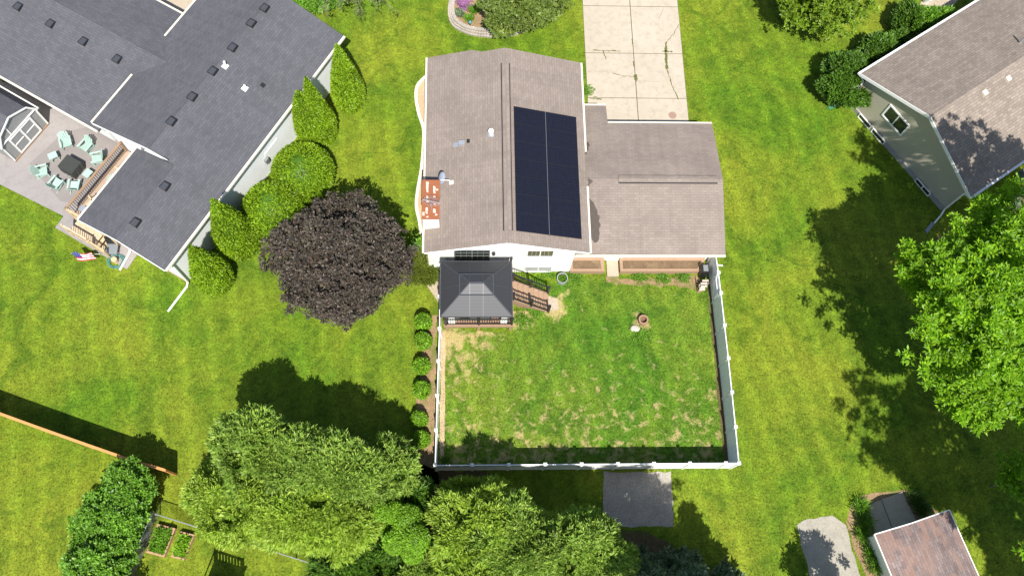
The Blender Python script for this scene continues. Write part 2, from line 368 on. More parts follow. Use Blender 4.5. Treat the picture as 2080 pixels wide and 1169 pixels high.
def trunk_mb(base, top, r, limbs=0, spread=1.5, seed=0):
    g = random.Random(seed); m = MB(); b_, t = Vector(base), Vector(top); mid = b_.lerp(t, .5)+Vector((g.uniform(-.1, .1), g.uniform(-.1, .1), 0))
    m.tube(b_, mid, r*1.15, r*.8, 9); m.tube(mid, t, r*.8, r*.3, 9)
    for i in range(limbs):
        a = mid.lerp(t, g.uniform(0, .8)); an = 6.283*i/limbs+g.uniform(-.3, .3)
        e = a+Vector((math.cos(an)*spread*g.uniform(.6, 1), math.sin(an)*spread*g.uniform(.6, 1), g.uniform(.5, 1.4)))
        k = a.lerp(e, .5)+Vector((0, 0, .2)); m.tube(a, k, r*.38, r*.25, 6); m.tube(k, e, r*.25, r*.08, 6)
    return m


# ================================================================== SETTING
struct('ground', MB().poly([(-300, -300, 0), (300, -300, 0), (300, 300, 0), (-300, 300, 0)]), GO)
YARD = [(-1.63, 13.6), (-1.68, 6.05), (13.42, 6.0), (13.42, 16.0), (12.6, 16.6), (8.3, 16.55), (7.5, 16.4), (5.4, 16.6), (4.4, 15.9), (4.3, 14.6), (2.3, 14.5), (2.3, 13.2)]
sheet('yard_lawn', YARD, GY, .004)
sheet('stair_slab', atl([(1112, 600), (1132, 606), (1136, 628), (1120, 632), (1108, 622)]), STEPC, .02)
sheet('yard_soil_edge', ragged([(-1.62, 13.3), (-1.62, 6.05), (-1.42, 6.1), (-1.36, 9), (-1.4, 13.3)], .4, .03, 2), SAND, .008)
sheet('yard_soil_strip', ragged([(13.44, 16), (13.44, 6.05), (13.2, 6.1), (13.22, 15.8)], .4, .05, 3), DUFF, .008)
sheet('garden_strip', ragged([(7.5, 16.45), (8.2, 16.35), (12.6, 16.5), (13.2, 16), (12.9, 15.5), (11.9, 15.95), (9, 15.95), (7.6, 16.1)], .25, .1, 5), MULCH, .012)
# driveway: slabs over a dark joint bed
sheet('driveway_joint', [(7.02, 24.6), (13.07, 24.6), (13.07, 60), (7.02, 60)], plain('joint_weeds', (.09, .08, .035), .4, 5, .95), .006)
dm = MB(); ys = [24.6, 27.95, 31.1, 34.55, 37.8, 41, 45, 60]; xm = [7.02, 10.02, 13.07]
for a, b_ in zip(ys, ys[1:]):
    for c, d in zip(xm, xm[1:]): dm.box(c+.022, d-.022, a+.02, b_-.02, -.03, .02)
drive = struct('driveway', dm, DRIVE)
CRK = plain('crack_weeds', (.11, .12, .03), .4, 8, .95); CRK2 = plain('fine_crack', (.24, .2, .15), .2, 8, .95)
def crack(px, w, mat, seed, wj=.5):
    g = random.Random(seed); pts = atl(px, .0245); m = MB(); out = []
    for a, b_ in zip(pts, pts[1:]):
        n = max(2, int((b_-a).length/.12))
        for i in range(n): out.append(a.lerp(b_, i/n)+Vector((g.uniform(-.03, .03), g.uniform(-.03, .03), 0)))
    out.append(pts[-1])
    for a, b_ in zip(out, out[1:]):
        ww = w*g.uniform(1-wj, 1+wj*1.4); n = (b_-a).normalized().cross(Vector((0, 0, 1)))*ww/2
        m.poly([a-n, b_-n, b_+n, a+n])
    o = m.build('crack', mat, drive); return o
crack([(1379, 50), (1366, 72), (1353, 86)], .04, CRK, 1); crack([(1353, 86), (1352, 104), (1355, 140)], .11, CRK, 2)
crack([(1355, 140), (1364, 172), (1378, 202)], .045, CRK, 3); crack([(1245, 148), (1262, 154), (1290, 156)], .03, CRK, 4)
crack([(1290, 152), (1293, 166)], .13, CRK, 5); crack([(1296, 165), (1340, 166)], .014, CRK2, 6); crack([(1195, 143), (1240, 147)], .012, CRK2, 7)
crack([(1226, 104), (1231, 120)], .05, CRK, 8); crack([(1205, 102), (1260, 104)], .05, CRK, 9); crack([(1345, 104), (1366, 105)], .07, CRK, 10)
crack([(1198, 200), (1222, 202)], .06, CRK, 11); crack([(1348, 16), (1338, 42)], .022, CRK2, 12); crack([(1284, 80), (1285, 90)], .09, CRK, 13); crack([(1287, 125), (1288, 136)], .07, CRK, 14)
m = MB(); m.lathe(at(1366, 234, .0245), [(.24, 0), (.24, .004)], 18); m.build('stain', plain('driveway_stain', (.3, .2, .155), .2, 6, .9), drive)
# gravel, patio, paths
sheet('gravel_pad', ragged(atl([(1226, 958), (1364, 958), (1368, 1069), (1224, 1069)]), .3, .05, 8), GRAV, .006)
sheet('gravel_path', ragged(atl([(1618, 1066), (1642, 1053), (1690, 1046), (1719, 1064), (1728, 1105), (1748, 1169), (1770, 1230), (1660, 1230), (1640, 1150)]), .3, .05, 9), GRAV2, .006)
sheet('shed_bed', ragged(atl([(1719, 1060), (1728, 1022), (1765, 1000), (1860, 995), (1905, 1040), (1900, 1060), (1790, 1095), (1830, 1230), (1785, 1230), (1735, 1110)]), .3, .05, 10), MULCH, .006)
pa = MB(); q = atl([(1763, 1026), (1789, 1014), (1812, 1073), (1779, 1086)], .07); pa.slab(q, .1); q = atl([(1790.5, 1013), (1833, 998), (1861, 1055), (1813.5, 1072)], .07); pa.slab(q, .1)
struct('shed_apron', pa, STEPC)
pt = MB(); pt.slab([(-40, 34, .03), (-26.9, 22.3, .03), (-22.6, 20.1, .03), (-22.95, 19.4, .03), (-18.75, 16.95, .03), (-17.6, 19.2, .03), (-18.6, 25, .03), (-23, 27.6, .03), (-27.3, 28.6, .03), (-34, 35, .03)], .1)
struct('patio', pt, PATIO)
b = NB('patio_inlay'); b.bsdf(b.mix(b.noise(b.pos(), 1.5, 5, .7), (.2, .175, .165), (.265, .24, .228)), .85); b.done()
sheet('patio_inset', [(-25.0, 23.3), (-22.9, 21.0), (-20.9, 20.6), (-19.2, 23.6), (-21.5, 25.9), (-23.4, 25.3)], MATS['patio_inlay'], .036)
# planting beds and soil
WB = atl([(866, 155), (848, 176), (846, 200), (851, 232), (861, 262), (861, 300), (857, 340), (851, 380), (847, 420), (853, 450), (858, 487), (905, 487), (905, 155)])
sheet('side_bed', WB, SAND, .006)
sheet('hedge_bed', ragged(atl([(872, 640), (888, 640), (884, 950), (900, 985), (858, 975), (842, 905), (845, 840), (852, 760), (860, 690)]), .3, .1, 11), MULCH, .006)
sheet('cedar_bed', ragged(atl([(830, 905), (880, 955), (1000, 962), (1010, 985), (930, 1000), (1010, 1040), (1210, 1080), (1300, 1075), (1380, 1110), (1370, 1260), (760, 1260), (680, 1130), (560, 1060), (450, 1030), (460, 960), (540, 920), (700, 920)]), .5, .2, 12), DUFF, .006)
sheet('concrete_path', atl([(868, 560), (892, 556), (892, 616), (866, 578)]), STEPC, .008)
sheet('tan_walk', atl([(310, -60), (430, -60), (385, 30), (300, 30)]), STEPC, .008)
sheet('porch_slab', atl([(1860, 22), (1935, 12), (1990, -40), (1900, -40)]), STEPC, .008)
sheet('neighbour_bed', ragged(atl([(1895, 490), (1960, 440), (2080, 390), (2160, 400), (2160, 470), (1990, 520)]), .4, .1, 14), DUFF, .006)

# curved edging of the west bed
def edging(name, px, w, h, label, mat=CREAM):
    c = smooth_curve([p for p in atl(px, 0)], 6); m = MB()
    L = []
    for i, p in enumerate(c):
        t = (c[min(i+1, len(c)-1)]-c[max(i-1, 0)]).normalized(); n = Vector((-t.y, t.x, 0))*w/2; L.append((p-n, p+n))
    up = Vector((0, 0, h))
    for (a, b_), (c_, d) in zip(L, L[1:]): m.slab([a+up, c_+up, d+up, b_+up], h)
    return tag(m.build(name, mat), label, 'edging')
edging('garden_edging', [(866, 156), (849, 174), (845, 196), (850, 230), (860, 262), (860, 300), (856, 345), (849, 385), (846, 420), (852, 450), (857, 486)], .17, .12, 'long wavy cream concrete edging along the west side of the brown roofed house')
edging('garden_edging', [(848, 563), (858, 570), (872, 573), (891, 567)], .17, .12, 'short curved cream concrete edging below the low juniper beside the gazebo')
m = MB(); 
for a, b_ in ((880, 552), (886, 551)): m.slab(atl([(a, 549), (a+5, 548), (a+5, 554), (a, 555)], .12), .12)
tag(m.build('edging_block', CREAM), 'small pair of pale edging blocks between the juniper and the white fence', 'block')

# ================================================================== MAIN HOUSE (brown roof)
hs = thing('ranch_house', 'white sided split level house with brown shingle roof and attached garage wing', 'house', (2, 22, 0))
RX0, RX1, RXM, RY0, RY1, ZE, ZR = -2.41, 6.22, 1.9, 16.66, 28.2, 3.3, 4.65
KH = (ZR-ZE)/(RXM-RX0)
zw = lambda x: ZR-abs(x-RXM)*KH
wl = MB()
wl.slab([(-2.0, 16.8, 0), (5.5, 16.8, 0), (5.5, 16.8, zw(5.5)-.16), (1.9, 16.8, ZR-.16), (-2.0, 16.8, zw(-2.0)-.16)], 0, (0, 10.9, 0))
wl.build('wall', WSID, hs)
wg = MB(); wg.box(5.52, 13.35, 17.5, 24.4, 0, 2.12); wg.slab([(13.35, 17.5, 2.12), (13.35, 24.4, 2.12), (13.35, 21.0, 2.95)], 0, (-.1, 0, 0)); wg.build('wall', WSID, hs)
P3 = lambda x, y: (x, y, zw(x))
rf = MB()
rf.slab([P3(RX0, RY0), P3(RXM, RY0), P3(RXM, RY1), P3(.62, RY1), P3(.1, RY1+.22), P3(RX0, RY1+.22)], .14)
rf.slab([P3(RXM, RY0), P3(RX1, RY0), P3(RX1, RY1), P3(RXM, RY1)], .14)
rf.build('roof', BROWN, hs)
# garage roof
GZE, GZR, GY0, GY1, GYM, GX1 = 2.3, 3.2, 16.93, 24.92, 20.98, 13.72
kg = (GZR-GZE)/(GYM-GY0); gz = lambda y: GZR-abs(y-GYM)*kg
gr = MB(); G3 = lambda x, y: (x, y, gz(y))
gr.slab([G3(5.5, GY0), G3(GX1, GY0), G3(GX1, GYM), G3(5.0, GYM)], .14)
gr.slab([G3(5.0, GYM), G3(GX1, GYM), G3(GX1, GY1), G3(7.75, GY1), G3(7.75, 26.2), G3(5.6, 26.2)], .14)
gr.build('roof', BROWN, hs)
# ridge vents: raised shingled caps with dark slots
def ridge_cap(a, b_, perp, kk):
    a, b_, p = Vector(a), Vector(b_), Vector(perp); m = MB(); w = .2; e = .065
    for s in (1, -1):
        o = p*s*w-Vector((0, 0, kk*w)); m.slab([a+Vector((0, 0, e)), b_+Vector((0, 0, e)), b_+o+Vector((0, 0, e)), a+o+Vector((0, 0, e))], .02)
    c = m.build('ridge_vent', BROWN, hs)
    m = MB(); 
    for s in (1, -1):
        o = p*s*(w-.02)-Vector((0, 0, kk*(w-.02))); o2 = p*s*(w+.05)-Vector((0, 0, kk*(w+.05))); u = Vector((0, 0, .022))
        m.slab([a+o+u, b_+o+u, b_+o2+u, a+o2+u], .04)
    m.build('vent_slot', BLACK, c)
ridge_cap((RXM, at(0, 465, 4.7).y+.02, ZR), (RXM, at(0, 115, 4.7).y, ZR), (1, 0, 0), KH)
ridge_cap((at(1258, 357, 3.5).x, GYM, GZR), (at(1460, 357, 3.5).x, GYM, GZR), (0, 1, 0), kg)
# fascia / gutters
def gutter(a, b_, parent, w=.1, h=.11, mat=CREAM):
    return MB().bar(a, b_, w, h).build('gutter', mat, parent)
gutter((RX0-.06, RY0, ZE-.07), (RX0-.06, RY1+.22, ZE-.07), hs)
gutter((RX1+.06, RY0, ZE-.07), (RX1+.06, 20.5, ZE-.07), hs); gutter((RX1+.06, 22.6, ZE-.07), (RX1+.06, RY1, ZE-.07), hs)
gutter((7.76, GY1+.06, GZE-.06), (GX1, GY1+.06, GZE-.06), hs); gutter((6.3, 26.26, gz(26.2)-.06), (7.75, 26.26, gz(26.2)-.06), hs)
gutter((5.6, GY0-.06, GZE-.06), (GX1, GY0-.06, GZE-.06), hs)
rk = []
for s, x in ((1, RX0), (-1, RX1)):
    rk.append(((x, RY0-.03, zw(x)-.085), (RXM, RY0-.03, ZR-.085), .03, .16))
each('rake_board', WHITE, hs, rk)
# soffit white panel under garage eave seen from the yard
MB().box(5.6, 13.6, 16.98, 17.5, 2.1, 2.13).build('soffit', WHITE, hs)
# west wall bump-out by the deck
MB().box(-2.28, -2.0, 16.95, 17.5, 0, 3.05).build('corner_board', WHITE, hs)
# windows and door on the south wall
MUNT = plain('muntin_paint', (.4, .36, .24), .1, 3)
def framed(parent, o, ex, ez, n, w, h, cols, rows, name='window', fr=.07, glass=GLASS, muntin=0, mat=WHITE, center=True, mm=None):
    """window: o lower-left corner, ex/ez in-plane unit axes, n outward normal"""
    o, ex, ez, n = (Vector(v) for v in (o, ex, ez, n)); m = MB()
    def bx(a0, a1, b0, b1, d0, d1, mm):
        p = [o+ex*a0+ez*b0, o+ex*a1+ez*b0, o+ex*a1+ez*b1, o+ex*a0+ez*b1]; mm.slab([q+n*d1 for q in p], 0, -n*(d1-d0))
    bx(-fr, w+fr, -fr, 0, 0, .05, m); bx(-fr, w+fr, h, h+fr, 0, .05, m); bx(-fr, 0, 0, h, 0, .05, m); bx(w, w+fr, 0, h, 0, .05, m)
    if center:
        for i in range(1, cols): bx(w*i/cols-.03, w*i/cols+.03, 0, h, 0, .045, m)
    f = m.build(name, mat, parent)
    g = MB(); bx(0, w, 0, h, 0, .012, g); g.build('pane', glass, f)
    if muntin:
        g = MB()
        for c in range(cols):
            for i in range(1, muntin): x = w*(c+i/muntin)/cols; bx(x-.011, x+.011, .01, h-.01, .013, .026, g)
        for j in range(1, rows): z = h*j/rows; bx(.01, w-.01, z-.011, z+.011, .013, .024, g)
        g.build('muntin', mm or MUNT, f)
    return f
ex, ez, ns = (1, 0, 0), (0, 0, 1), (0, -1, 0)
framed(hs, (-.82, 16.8, 1.3), ex, ez, ns, 1.78, 2.0, 2, 5, 'sliding_door', .05, muntin=3, mat=STEEL, mm=STEEL)
framed(hs, (3.0, 16.8, 2.42), ex, ez, ns, 1.32, .86, 2, 3, muntin=3)
framed(hs, (3.0, 16.8, .1), ex, ez, ns, 1.42, .78, 2, 1, glass=BLIND, fr=.06)
m = MB(); m.lathe((1.2, 16.72, 2.98), [(.09, -.09), (.09, .09)], 12); m.build('wall_light', BLACK, hs)
# house-side door and stoop behind the garage
framed(hs, (7.55, 17.5, .15), ex, ez, ns, .85, 1.8, 1, 1, 'back_door', .06, glass=WHITE)
# chimney chase with rusted cap
cm = MB(); cm.box(-2.46, -1.62, 17.95, 20.07, 0, 4.68); ch = cm.build('chimney', WHITE, hs)
MB().box(-2.5, -1.58, 17.91, 20.11, 4.685, 4.73).build('chimney_cap', RUST, ch)
g = random.Random(3)
for (cx, y0, y1) in ((-2.22, 19.4, 19.98), (-1.86, 19.35, 19.75), (-2.22, 19.05, 19.2), (-1.86, 19.1, 19.2), (-2.2, 18.85, 18.92), (-1.84, 18.7, 18.78), (-2.24, 18.2, 18.55), (-2.4, 18.1, 18.3), (-1.75, 18.1, 18.2), (-2.2, 18.0, 18.08), (-1.85, 18.25, 18.5), (-1.72, 19.5, 19.6)):
    pts = ragged([(cx-.05, y0), (cx+.06, y0), (cx+.05, y1), (cx-.06, y1)], .07, .02, g.randint(0, 999)); MB().poly([(p[0], p[1], 4.734) for p in pts]).build('peeling_paint', PEEL, ch)
# roof vents
def vent_pipe(x, y, r, h, cap=True):
    z = zw(x); m = MB()
    m.tube((x, y, z-.1), (x, y, z+h), r, r, 10)
    if cap: m.tube((x, y, z+h), (x, y, z+h+.06), r*1.55, r*1.3, 12)
    o = m.build('vent_pipe', WHITE, hs)
    f = MB(); f.slab([(x-.16, y-.2, zw(x-.16)+.012), (x+.16, y-.2, zw(x+.16)+.012), (x+.16, y+.14, zw(x+.16)+.012), (x-.16, y+.14, zw(x-.16)+.012)], .01); f.build('flashing', GALV, o)
vent_pipe(1.08, 23.0, .1, .32)
f = MB(); x, y = -.5, 22.65
f.slab([(x-.42, y-.13, zw(x-.42)+.012), (x-.16, y-.13, zw(x-.16)+.012), (x-.16, y+.12, zw(x-.16)+.012), (x-.42, y+.12, zw(x-.42)+.012)], .01)
f.box(x-.15, x+.18, y-.13, y+.13, zw(x)-.05, zw(x)+.2); f.build('roof_vent', GALV, hs)
MB().box(x+.3, x+.46, y+.0, y+.18, zw(x+.38)-.05, zw(x+.38)+.1).build('roof_vent', BLACK, hs)
# dark staining under the gutter ends
STN = plain('algae_stain', (.085, .07, .06), .35, 7, .9)
for pts in ([(6.35, 20.0), (6.75, 19.5), (6.95, 18.6), (6.9, 17.8), (6.6, 17.5), (6.36, 17.9)], [(6.35, 22.6), (6.6, 23.3), (6.5, 23.6), (6.36, 23.4)], [(6.3, 20.4), (6.6, 20.9), (6.3, 21.1)]):
    rg = ragged(pts, .12, .05, 21); MB().poly([(p[0], p[1], gz(p[1])+.004) for p in rg]).build('roof_stain', STN, hs)
# downspout at the south-west and garage corner
dp = MB(); dp.path([(13.5, 16.9, 2.15), (13.4, 17.38, 1.9), (13.4, 17.42, .15), (13.75, 17.2, .1), (14.2, 17.15, .06)], .045); dp.build('downspout', WHITE, hs)

# solar array on the east slope
sa = thing('solar_array', 'dark navy array of fourteen solar panels on the brown roof east slope', 'solar panels', (4, 20.5, 4.0))
y0, y1 = at(1050, 468, 4.65).y, at(1045, 215, 4.65).y; xa = 2.32; cs = 1/math.sqrt(1+KH*KH); pw = 1.81*cs; ph = (y1-y0)/7
for c in range(2):
    for r_ in range(7):
        a0, a1 = xa+c*(pw+.025), xa+c*(pw+.025)+pw; b0, b1 = y0+r_*ph, y0+(r_+1)*ph-.012
        p = MB().slab([(a0, b0, zw(a0)+.12), (a1, b0, zw(a1)+.12), (a1, b1, zw(a1)+.12), (a0, b1, zw(a0)+.12)], .035).build('solar_panel', BLACK, sa)
        i = .012; MB().poly([(a0+i, b0+i, zw(a0+i)+.1235), (a1-i, b0+i, zw(a1-i)+.1235), (a1-i, b1-i, zw(a1-i)+.1235), (a0+i, b1-i, zw(a0+i)+.1235)]).build('solar_cell', SOLAR, p)
rl = MB(); xx = xa+pw+.0125
rl.bar((xx, y0-.1, zw(xx)+.112), (xx, y1-.02, zw(xx)+.112), .022, .03)
for x in (xa+.3, xa+pw-.3, xa+pw+.4, xa+2*pw-.3): rl.bar((x, y0+.02, zw(x)+.05), (x, y1-.02, zw(x)+.05), .04, .05)
rl.build('mounting_rail', plain('rail_grey', (.13, .14, .15), .1, 3, .4), sa)

# satellite dish and antenna
sd = thing('satellite_dish', 'grey satellite dish on a white arm beside the rusty chimney cap', 'satellite dish', (-1.1, 20.55, zw(-1.1)))
bz = Vector((-1.02, 20.45, zw(-1.02)))
m = MB(); m.tube(bz, bz+Vector((-.12, 0, .3)), .03, .03, 8); m.path([bz+Vector((-.12, 0, .3)), bz+Vector((-.5, -.05, .42))], .028); m.slab([bz+Vector((-.11, -.11, .0)), bz+Vector((.11, -.11, .07)), bz+Vector((.11, .11, .07)), bz+Vector((-.11, .11, .0))], .03); m.build('mast', WHITE, sd)
m = MB(); c = bz+Vector((-.48, .02, .5)); ax = Vector((.86, -.32, .36)).normalized(); e1 = ax.orthogonal().normalized(); e2 = ax.cross(e1)
k = 18; vs = [c-ax*.07]; fs = []
for rr, dd in ((.16, -.055), (.32, 0)): vs += [c+ax*dd+(e1*math.cos(6.283*i/k)+e2*math.sin(6.283*i/k))*rr for i in range(k)]
vs2 = [v-ax*.02 for v in vs]
fs = [(0, 1+i, 1+(i+1) % k) for i in range(k)]+[(1+i, 1+k+i, 1+k+(i+1) % k, 1+(i+1) % k) for i in range(k)]
m.add(vs, fs); m.add(vs2, [tuple(reversed(f)) for f in fs]); m.build('dish', ALUM, sd)
m = MB(); m.path([bz+Vector((-.5, -.05, .42)), bz+Vector((-.75, -.12, .3)), bz+Vector((-.72, -.4, .35))], .02); m.build('feed_arm', WHITE, sd)
ta = thing('tv_antenna', 'thin white television antenna with many short rods above the rusty chimney cap', 'antenna', (-2.0, 18.7, 4.73))
m = MB(); m.tube((-2.0, 18.45, 4.7), (-2.0, 18.45, 5.25), .02); m.tube((-2.4, 18.75, 5.25), (-1.55, 18.55, 5.25), .016); m.tube((-2.0, 18.45, 5.25), (-2.0, 18.66, 5.25), .014)
m.build('mast', GALV, ta); m = MB(); g = random.Random(5)
for i in range(13):
    t = i/12; x = -2.4+.85*t; y = 18.75-.2*t; l = .12+.16*math.sin(3.14*t); dx = .09; m.tube((x-dx, y-l, 5.25+.0), (x+dx, y+l, 5.27), .008, n=5)
m.build('antenna_rods', GALV, ta)

# ---------------------------------------------------------------- raised planters behind the garage
def planter(x0, x1, y0, y1, h, label, cutx=0):
    t = thing('raised_planter', label, 'planter', ((x0+x1)/2, (y0+y1)/2, 0), 'brown planters along the garage wall'); w = .16
    o = [(x0, y0), (x1-cutx, y0), (x1, y1), (x0, y1)]; i_ = [(x0+w, y0+w), (x1-w*1.1-cutx, y0+w), (x1-w*1.4, y1-w), (x0+w, y1-w)]
    m = MB(); n = 4
    for k in range(n):
        j = (k+1) % n; m.slab([(*o[k], h), (*o[j], h), (*i_[j], h), (*i_[k], h)], h)
    m.build('timber_frame', TIMB, t)
    MB().poly([(*p, h-.07) for p in i_]).build('soil', SOIL, t); 
planter(5.5, 7.42, 16.68, 17.48, .42, 'short brown timber planter of bare soil between the house corner and the stoop')
planter(8.3, 13.15, 16.68, 17.48, .42, 'long brown timber planter of bare soil along the garage wall', .35)
m = MB(); m.box(7.6, 8.25, 16.5, 17.48, 0, .14); st = tag(m.build('stoop', STEPC), 'pale concrete stoop between the two brown planters', 'step')

# ================================================================== DECK, GAZEBO, YARD
DX0, DX1, DY0, DY1, DZ = -1.38, 2.22, 13.3, 16.78, 1.28
dk = thing('raised_deck', 'raised brown wooden deck with black railings and steps behind the white house', 'deck', (.4, 15, 0))
m = MB(); nb = 25
for i in range(nb):
    y = DY0+(DY1-DY0)*i/nb; m.box(DX0, DX1, y, y+(DY1-DY0)/nb-.008, DZ-.03, DZ)
m.build('deck_board', DECKW, dk)
m = MB(); m.box(DX0-.03, DX1+.03, DY0-.04, DY0-.003, DZ-.24, DZ+.01); m.box(DX1+.002, DX1+.04, DY0, DY1, DZ-.24, DZ+.01); m.box(DX0-.04, DX0-.002, DY0, DY1, DZ-.24, DZ+.01); m.build('rim_board', TIMB, dk)
for x in (DX0+.1, .42, DX1-.1):
    MB().box(x-.07, x+.07, DY0+.1, DY0+.24, 0, DZ-.24).build('post', TIMB, dk)
def railing(parent, a, b_, h=.95, n=None, mat=BLACK, posts=True, bal=.014, rail=.05, sp=.125):
    a, b_ = Vector(a), Vector(b_); up = Vector((0, 0, 1)); m = MB(); L = (b_-a).length
    m.bar(a+up*h, b_+up*h, rail*1.4, rail); m.bar(a+up*.12, b_+up*.12, rail, rail*.8); k = int(L/sp)
    for i in range(1, k): p = a.lerp(b_, i/k); m.tube(p+up*.12, p+up*h, bal, bal, 5)
    m.build('railing', mat, parent)
    if posts:
        for p in ((a, b_) if L < 2.2 else (a, a.lerp(b_, .5), b_)):
            q = MB().box(p.x-.05, p.x+.05, p.y-.05, p.y+.05, p.z-.05, p.z+h+.08)
            q.box(p.x-.065, p.x+.065, p.y-.065, p.y+.065, p.z+h+.08, p.z+h+.12); q.build('railing_post', mat, parent)
railing(dk, (DX0+.06, DY0+.06, DZ), (DX1-.06, DY0+.06, DZ)); railing(dk, (DX1-.06, DY0+.06, DZ), (DX1-.06, 14.75, DZ), posts=False)
railing(dk, (DX0+.06, DY0+.06, DZ), (DX0+.06, DY1, DZ), posts=False); railing(dk, (DX1-.06, 15.85, DZ), (DX1-.06, DY1-.05, DZ))
# steps going down to the east
sx0, sx1, nst = DX1, 4.25, 7
for i in range(nst):
    x = sx0+.04+(sx1-sx0)*i/nst; z = DZ-(i+1)*DZ/(nst+.6); sk = -.05*i
    m = MB(); m.box(x, x+.27, 14.78+sk, 15.82+sk, z-.04, z); m.build('tread', TIMB, dk)
for y in (14.76, 15.84):
    m = MB(); m.slab([(sx0, y, DZ-.05), (sx1, y-.33, .02), (sx1, y-.33, -.0), (sx0+.3, y, 0), (sx0, y, DZ-.4)], 0, (0, .045, 0)); m.build('stringer', TIMB, dk)
    railing(dk, (sx0+.05, y, DZ), (sx1, y-.33, .12), .92, sp=.15)
# gazebo
gzb = thing('hardtop_gazebo', 'dark grey two tier hardtop gazebo standing on the raised deck', 'gazebo', (.3, 14.7, DZ))
X0, X1, Y0, Y1, ZA, ZB = -1.55, 2.12, 13.2, 16.2, 3.2, 4.15
ctr = Vector(((X0+X1)/2, (Y0+Y1)/2, ZB))
def tier(x0, x1, y0, y1, z0, z1, ins_x, ins_y):
    a = [Vector(p) for p in ((x0, y0, z0), (x1, y0, z0), (x1, y1, z0), (x0, y1, z0))]
    t = [Vector(p) for p in ((x0+ins_x, y0+ins_y, z1), (x1-ins_x, y0+ins_y, z1), (x1-ins_x, y1-ins_y, z1), (x0+ins_x, y1-ins_y, z1))]
    for i in range(4):
        j = (i+1) % 4
        MB().slab([a[i], a[j], t[j], t[i]], .03).build('roof_panel', GAZ, gzb)
    m = MB()
    for i in range(4): m.bar(a[i]+Vector((0, 0, .012)), t[i]+Vector((0, 0, .012)), .05, .03)
    cx = (x0+x1)/2
    for f in (-.34, .34):
        for i in (0, 2): m.bar(Vector((cx+f, a[i].y, z0+.012)), Vector((cx+f, t[i].y, z1+.012)), .03, .025)
    for i in (1, 3):
        p0 = a[i].lerp(a[(i+1) % 4], .5); p1 = t[i].lerp(t[(i+1) % 4], .5); m.bar(p0+Vector((0, 0, .012)), p1+Vector((0, 0, .012)), .03, .025)
    for i in range(4): m.bar(a[i]+Vector((0, 0, -.03)), a[(i+1) % 4]+Vector((0, 0, -.03)), .05, .08)
    m.build('roof_frame', DKGREY, gzb)
b = NB('gazebo_steel'); uv = b.uv(); sx = b.n('ShaderNodeSeparateXYZ'); b.l(uv, sx.inputs[0])
mm = b.n('ShaderNodeMath', operation='DIVIDE'); b.l(sx.outputs['Y'], mm.inputs[0]); mm.inputs[1].default_value = .17
fr = b.n('ShaderNodeMath', operation='FRACT'); b.l(mm.outputs[0], fr.inputs[0])
b.bsdf(b.mix(b.ramp(fr.outputs[0], (0, 0), (.12, 1)), (.032, .032, .035), (.046, .046, .05)), .52, .45, fr.outputs[0], .25, .01, .2); GAZ = b.done()
tier(X0, X1, Y0, Y1, ZA, ZA+.62, 1.02, 1.02)
tier(X0+.98, X1-.98, Y0+.95, Y1-.95, ZA+.7, ZB, .5, .52)
MB().box(ctr.x-.35, ctr.x+.35, ctr.y-.05, ctr.y+.05, ZB-.03, ZB+.03).build('ridge_cap', DKGREY, gzb)
for x in (X0+.22, X1-.22):
    for y in (Y0+.3, Y1-.22):
        m = MB().box(x-.05, x+.05, y-.05, y+.05, DZ, ZA-.03); m.box(x-.11, x+.11, y-.11, y+.11, DZ, DZ+.02)
        sxn = 1 if x < 0 else -1; m.bar((x, y, ZA-.5), (x+.4*sxn, y, ZA-.08), .05, .05); m.build('post', DKGREY, gzb)
# under the roof: outdoor sofa and bits
so = thing('outdoor_sofa', 'grey cushioned outdoor sofa under the south edge of the gazebo roof', 'sofa', (.2, 13.75, DZ))
MB().box(-.9, 1.0, 13.55, 13.63, DZ+.1, DZ+.75).build('backrest', STEEL, so); MB().box(-.9, 1.0, 13.63, 14.25, DZ+.25, DZ+.42).build('seat', STEEL, so)
for x in (-.96, 1.0): MB().box(x, x+.06, 13.55, 14.25, DZ, DZ+.6).build('armrest', DKGREY, so)
m = MB(); m.box(-.6, -.05, 13.5, 13.548, DZ+.35, DZ+.85); tag(m.build('seat_pad', BLACK), 'black pad hung over the back of the grey outdoor sofa', 'cushion')
for x, lab in ((-1.12, 'white gathered curtain tied at the southwest gazebo post'), (1.62, 'white gathered curtain tied at the southeast gazebo post')):
    m = MB()
    for i in range(5): m.lathe((x+.06*i, 13.42+.04*(i % 2), DZ+.05), [(.05, 0), (.09, .4), (.04, 1.0), (.1, 1.5), (.12, 1.8)], 8)
    tag(m.build('gathered_curtain', WHITE), lab, 'curtain', 'curtains on the gazebo posts')

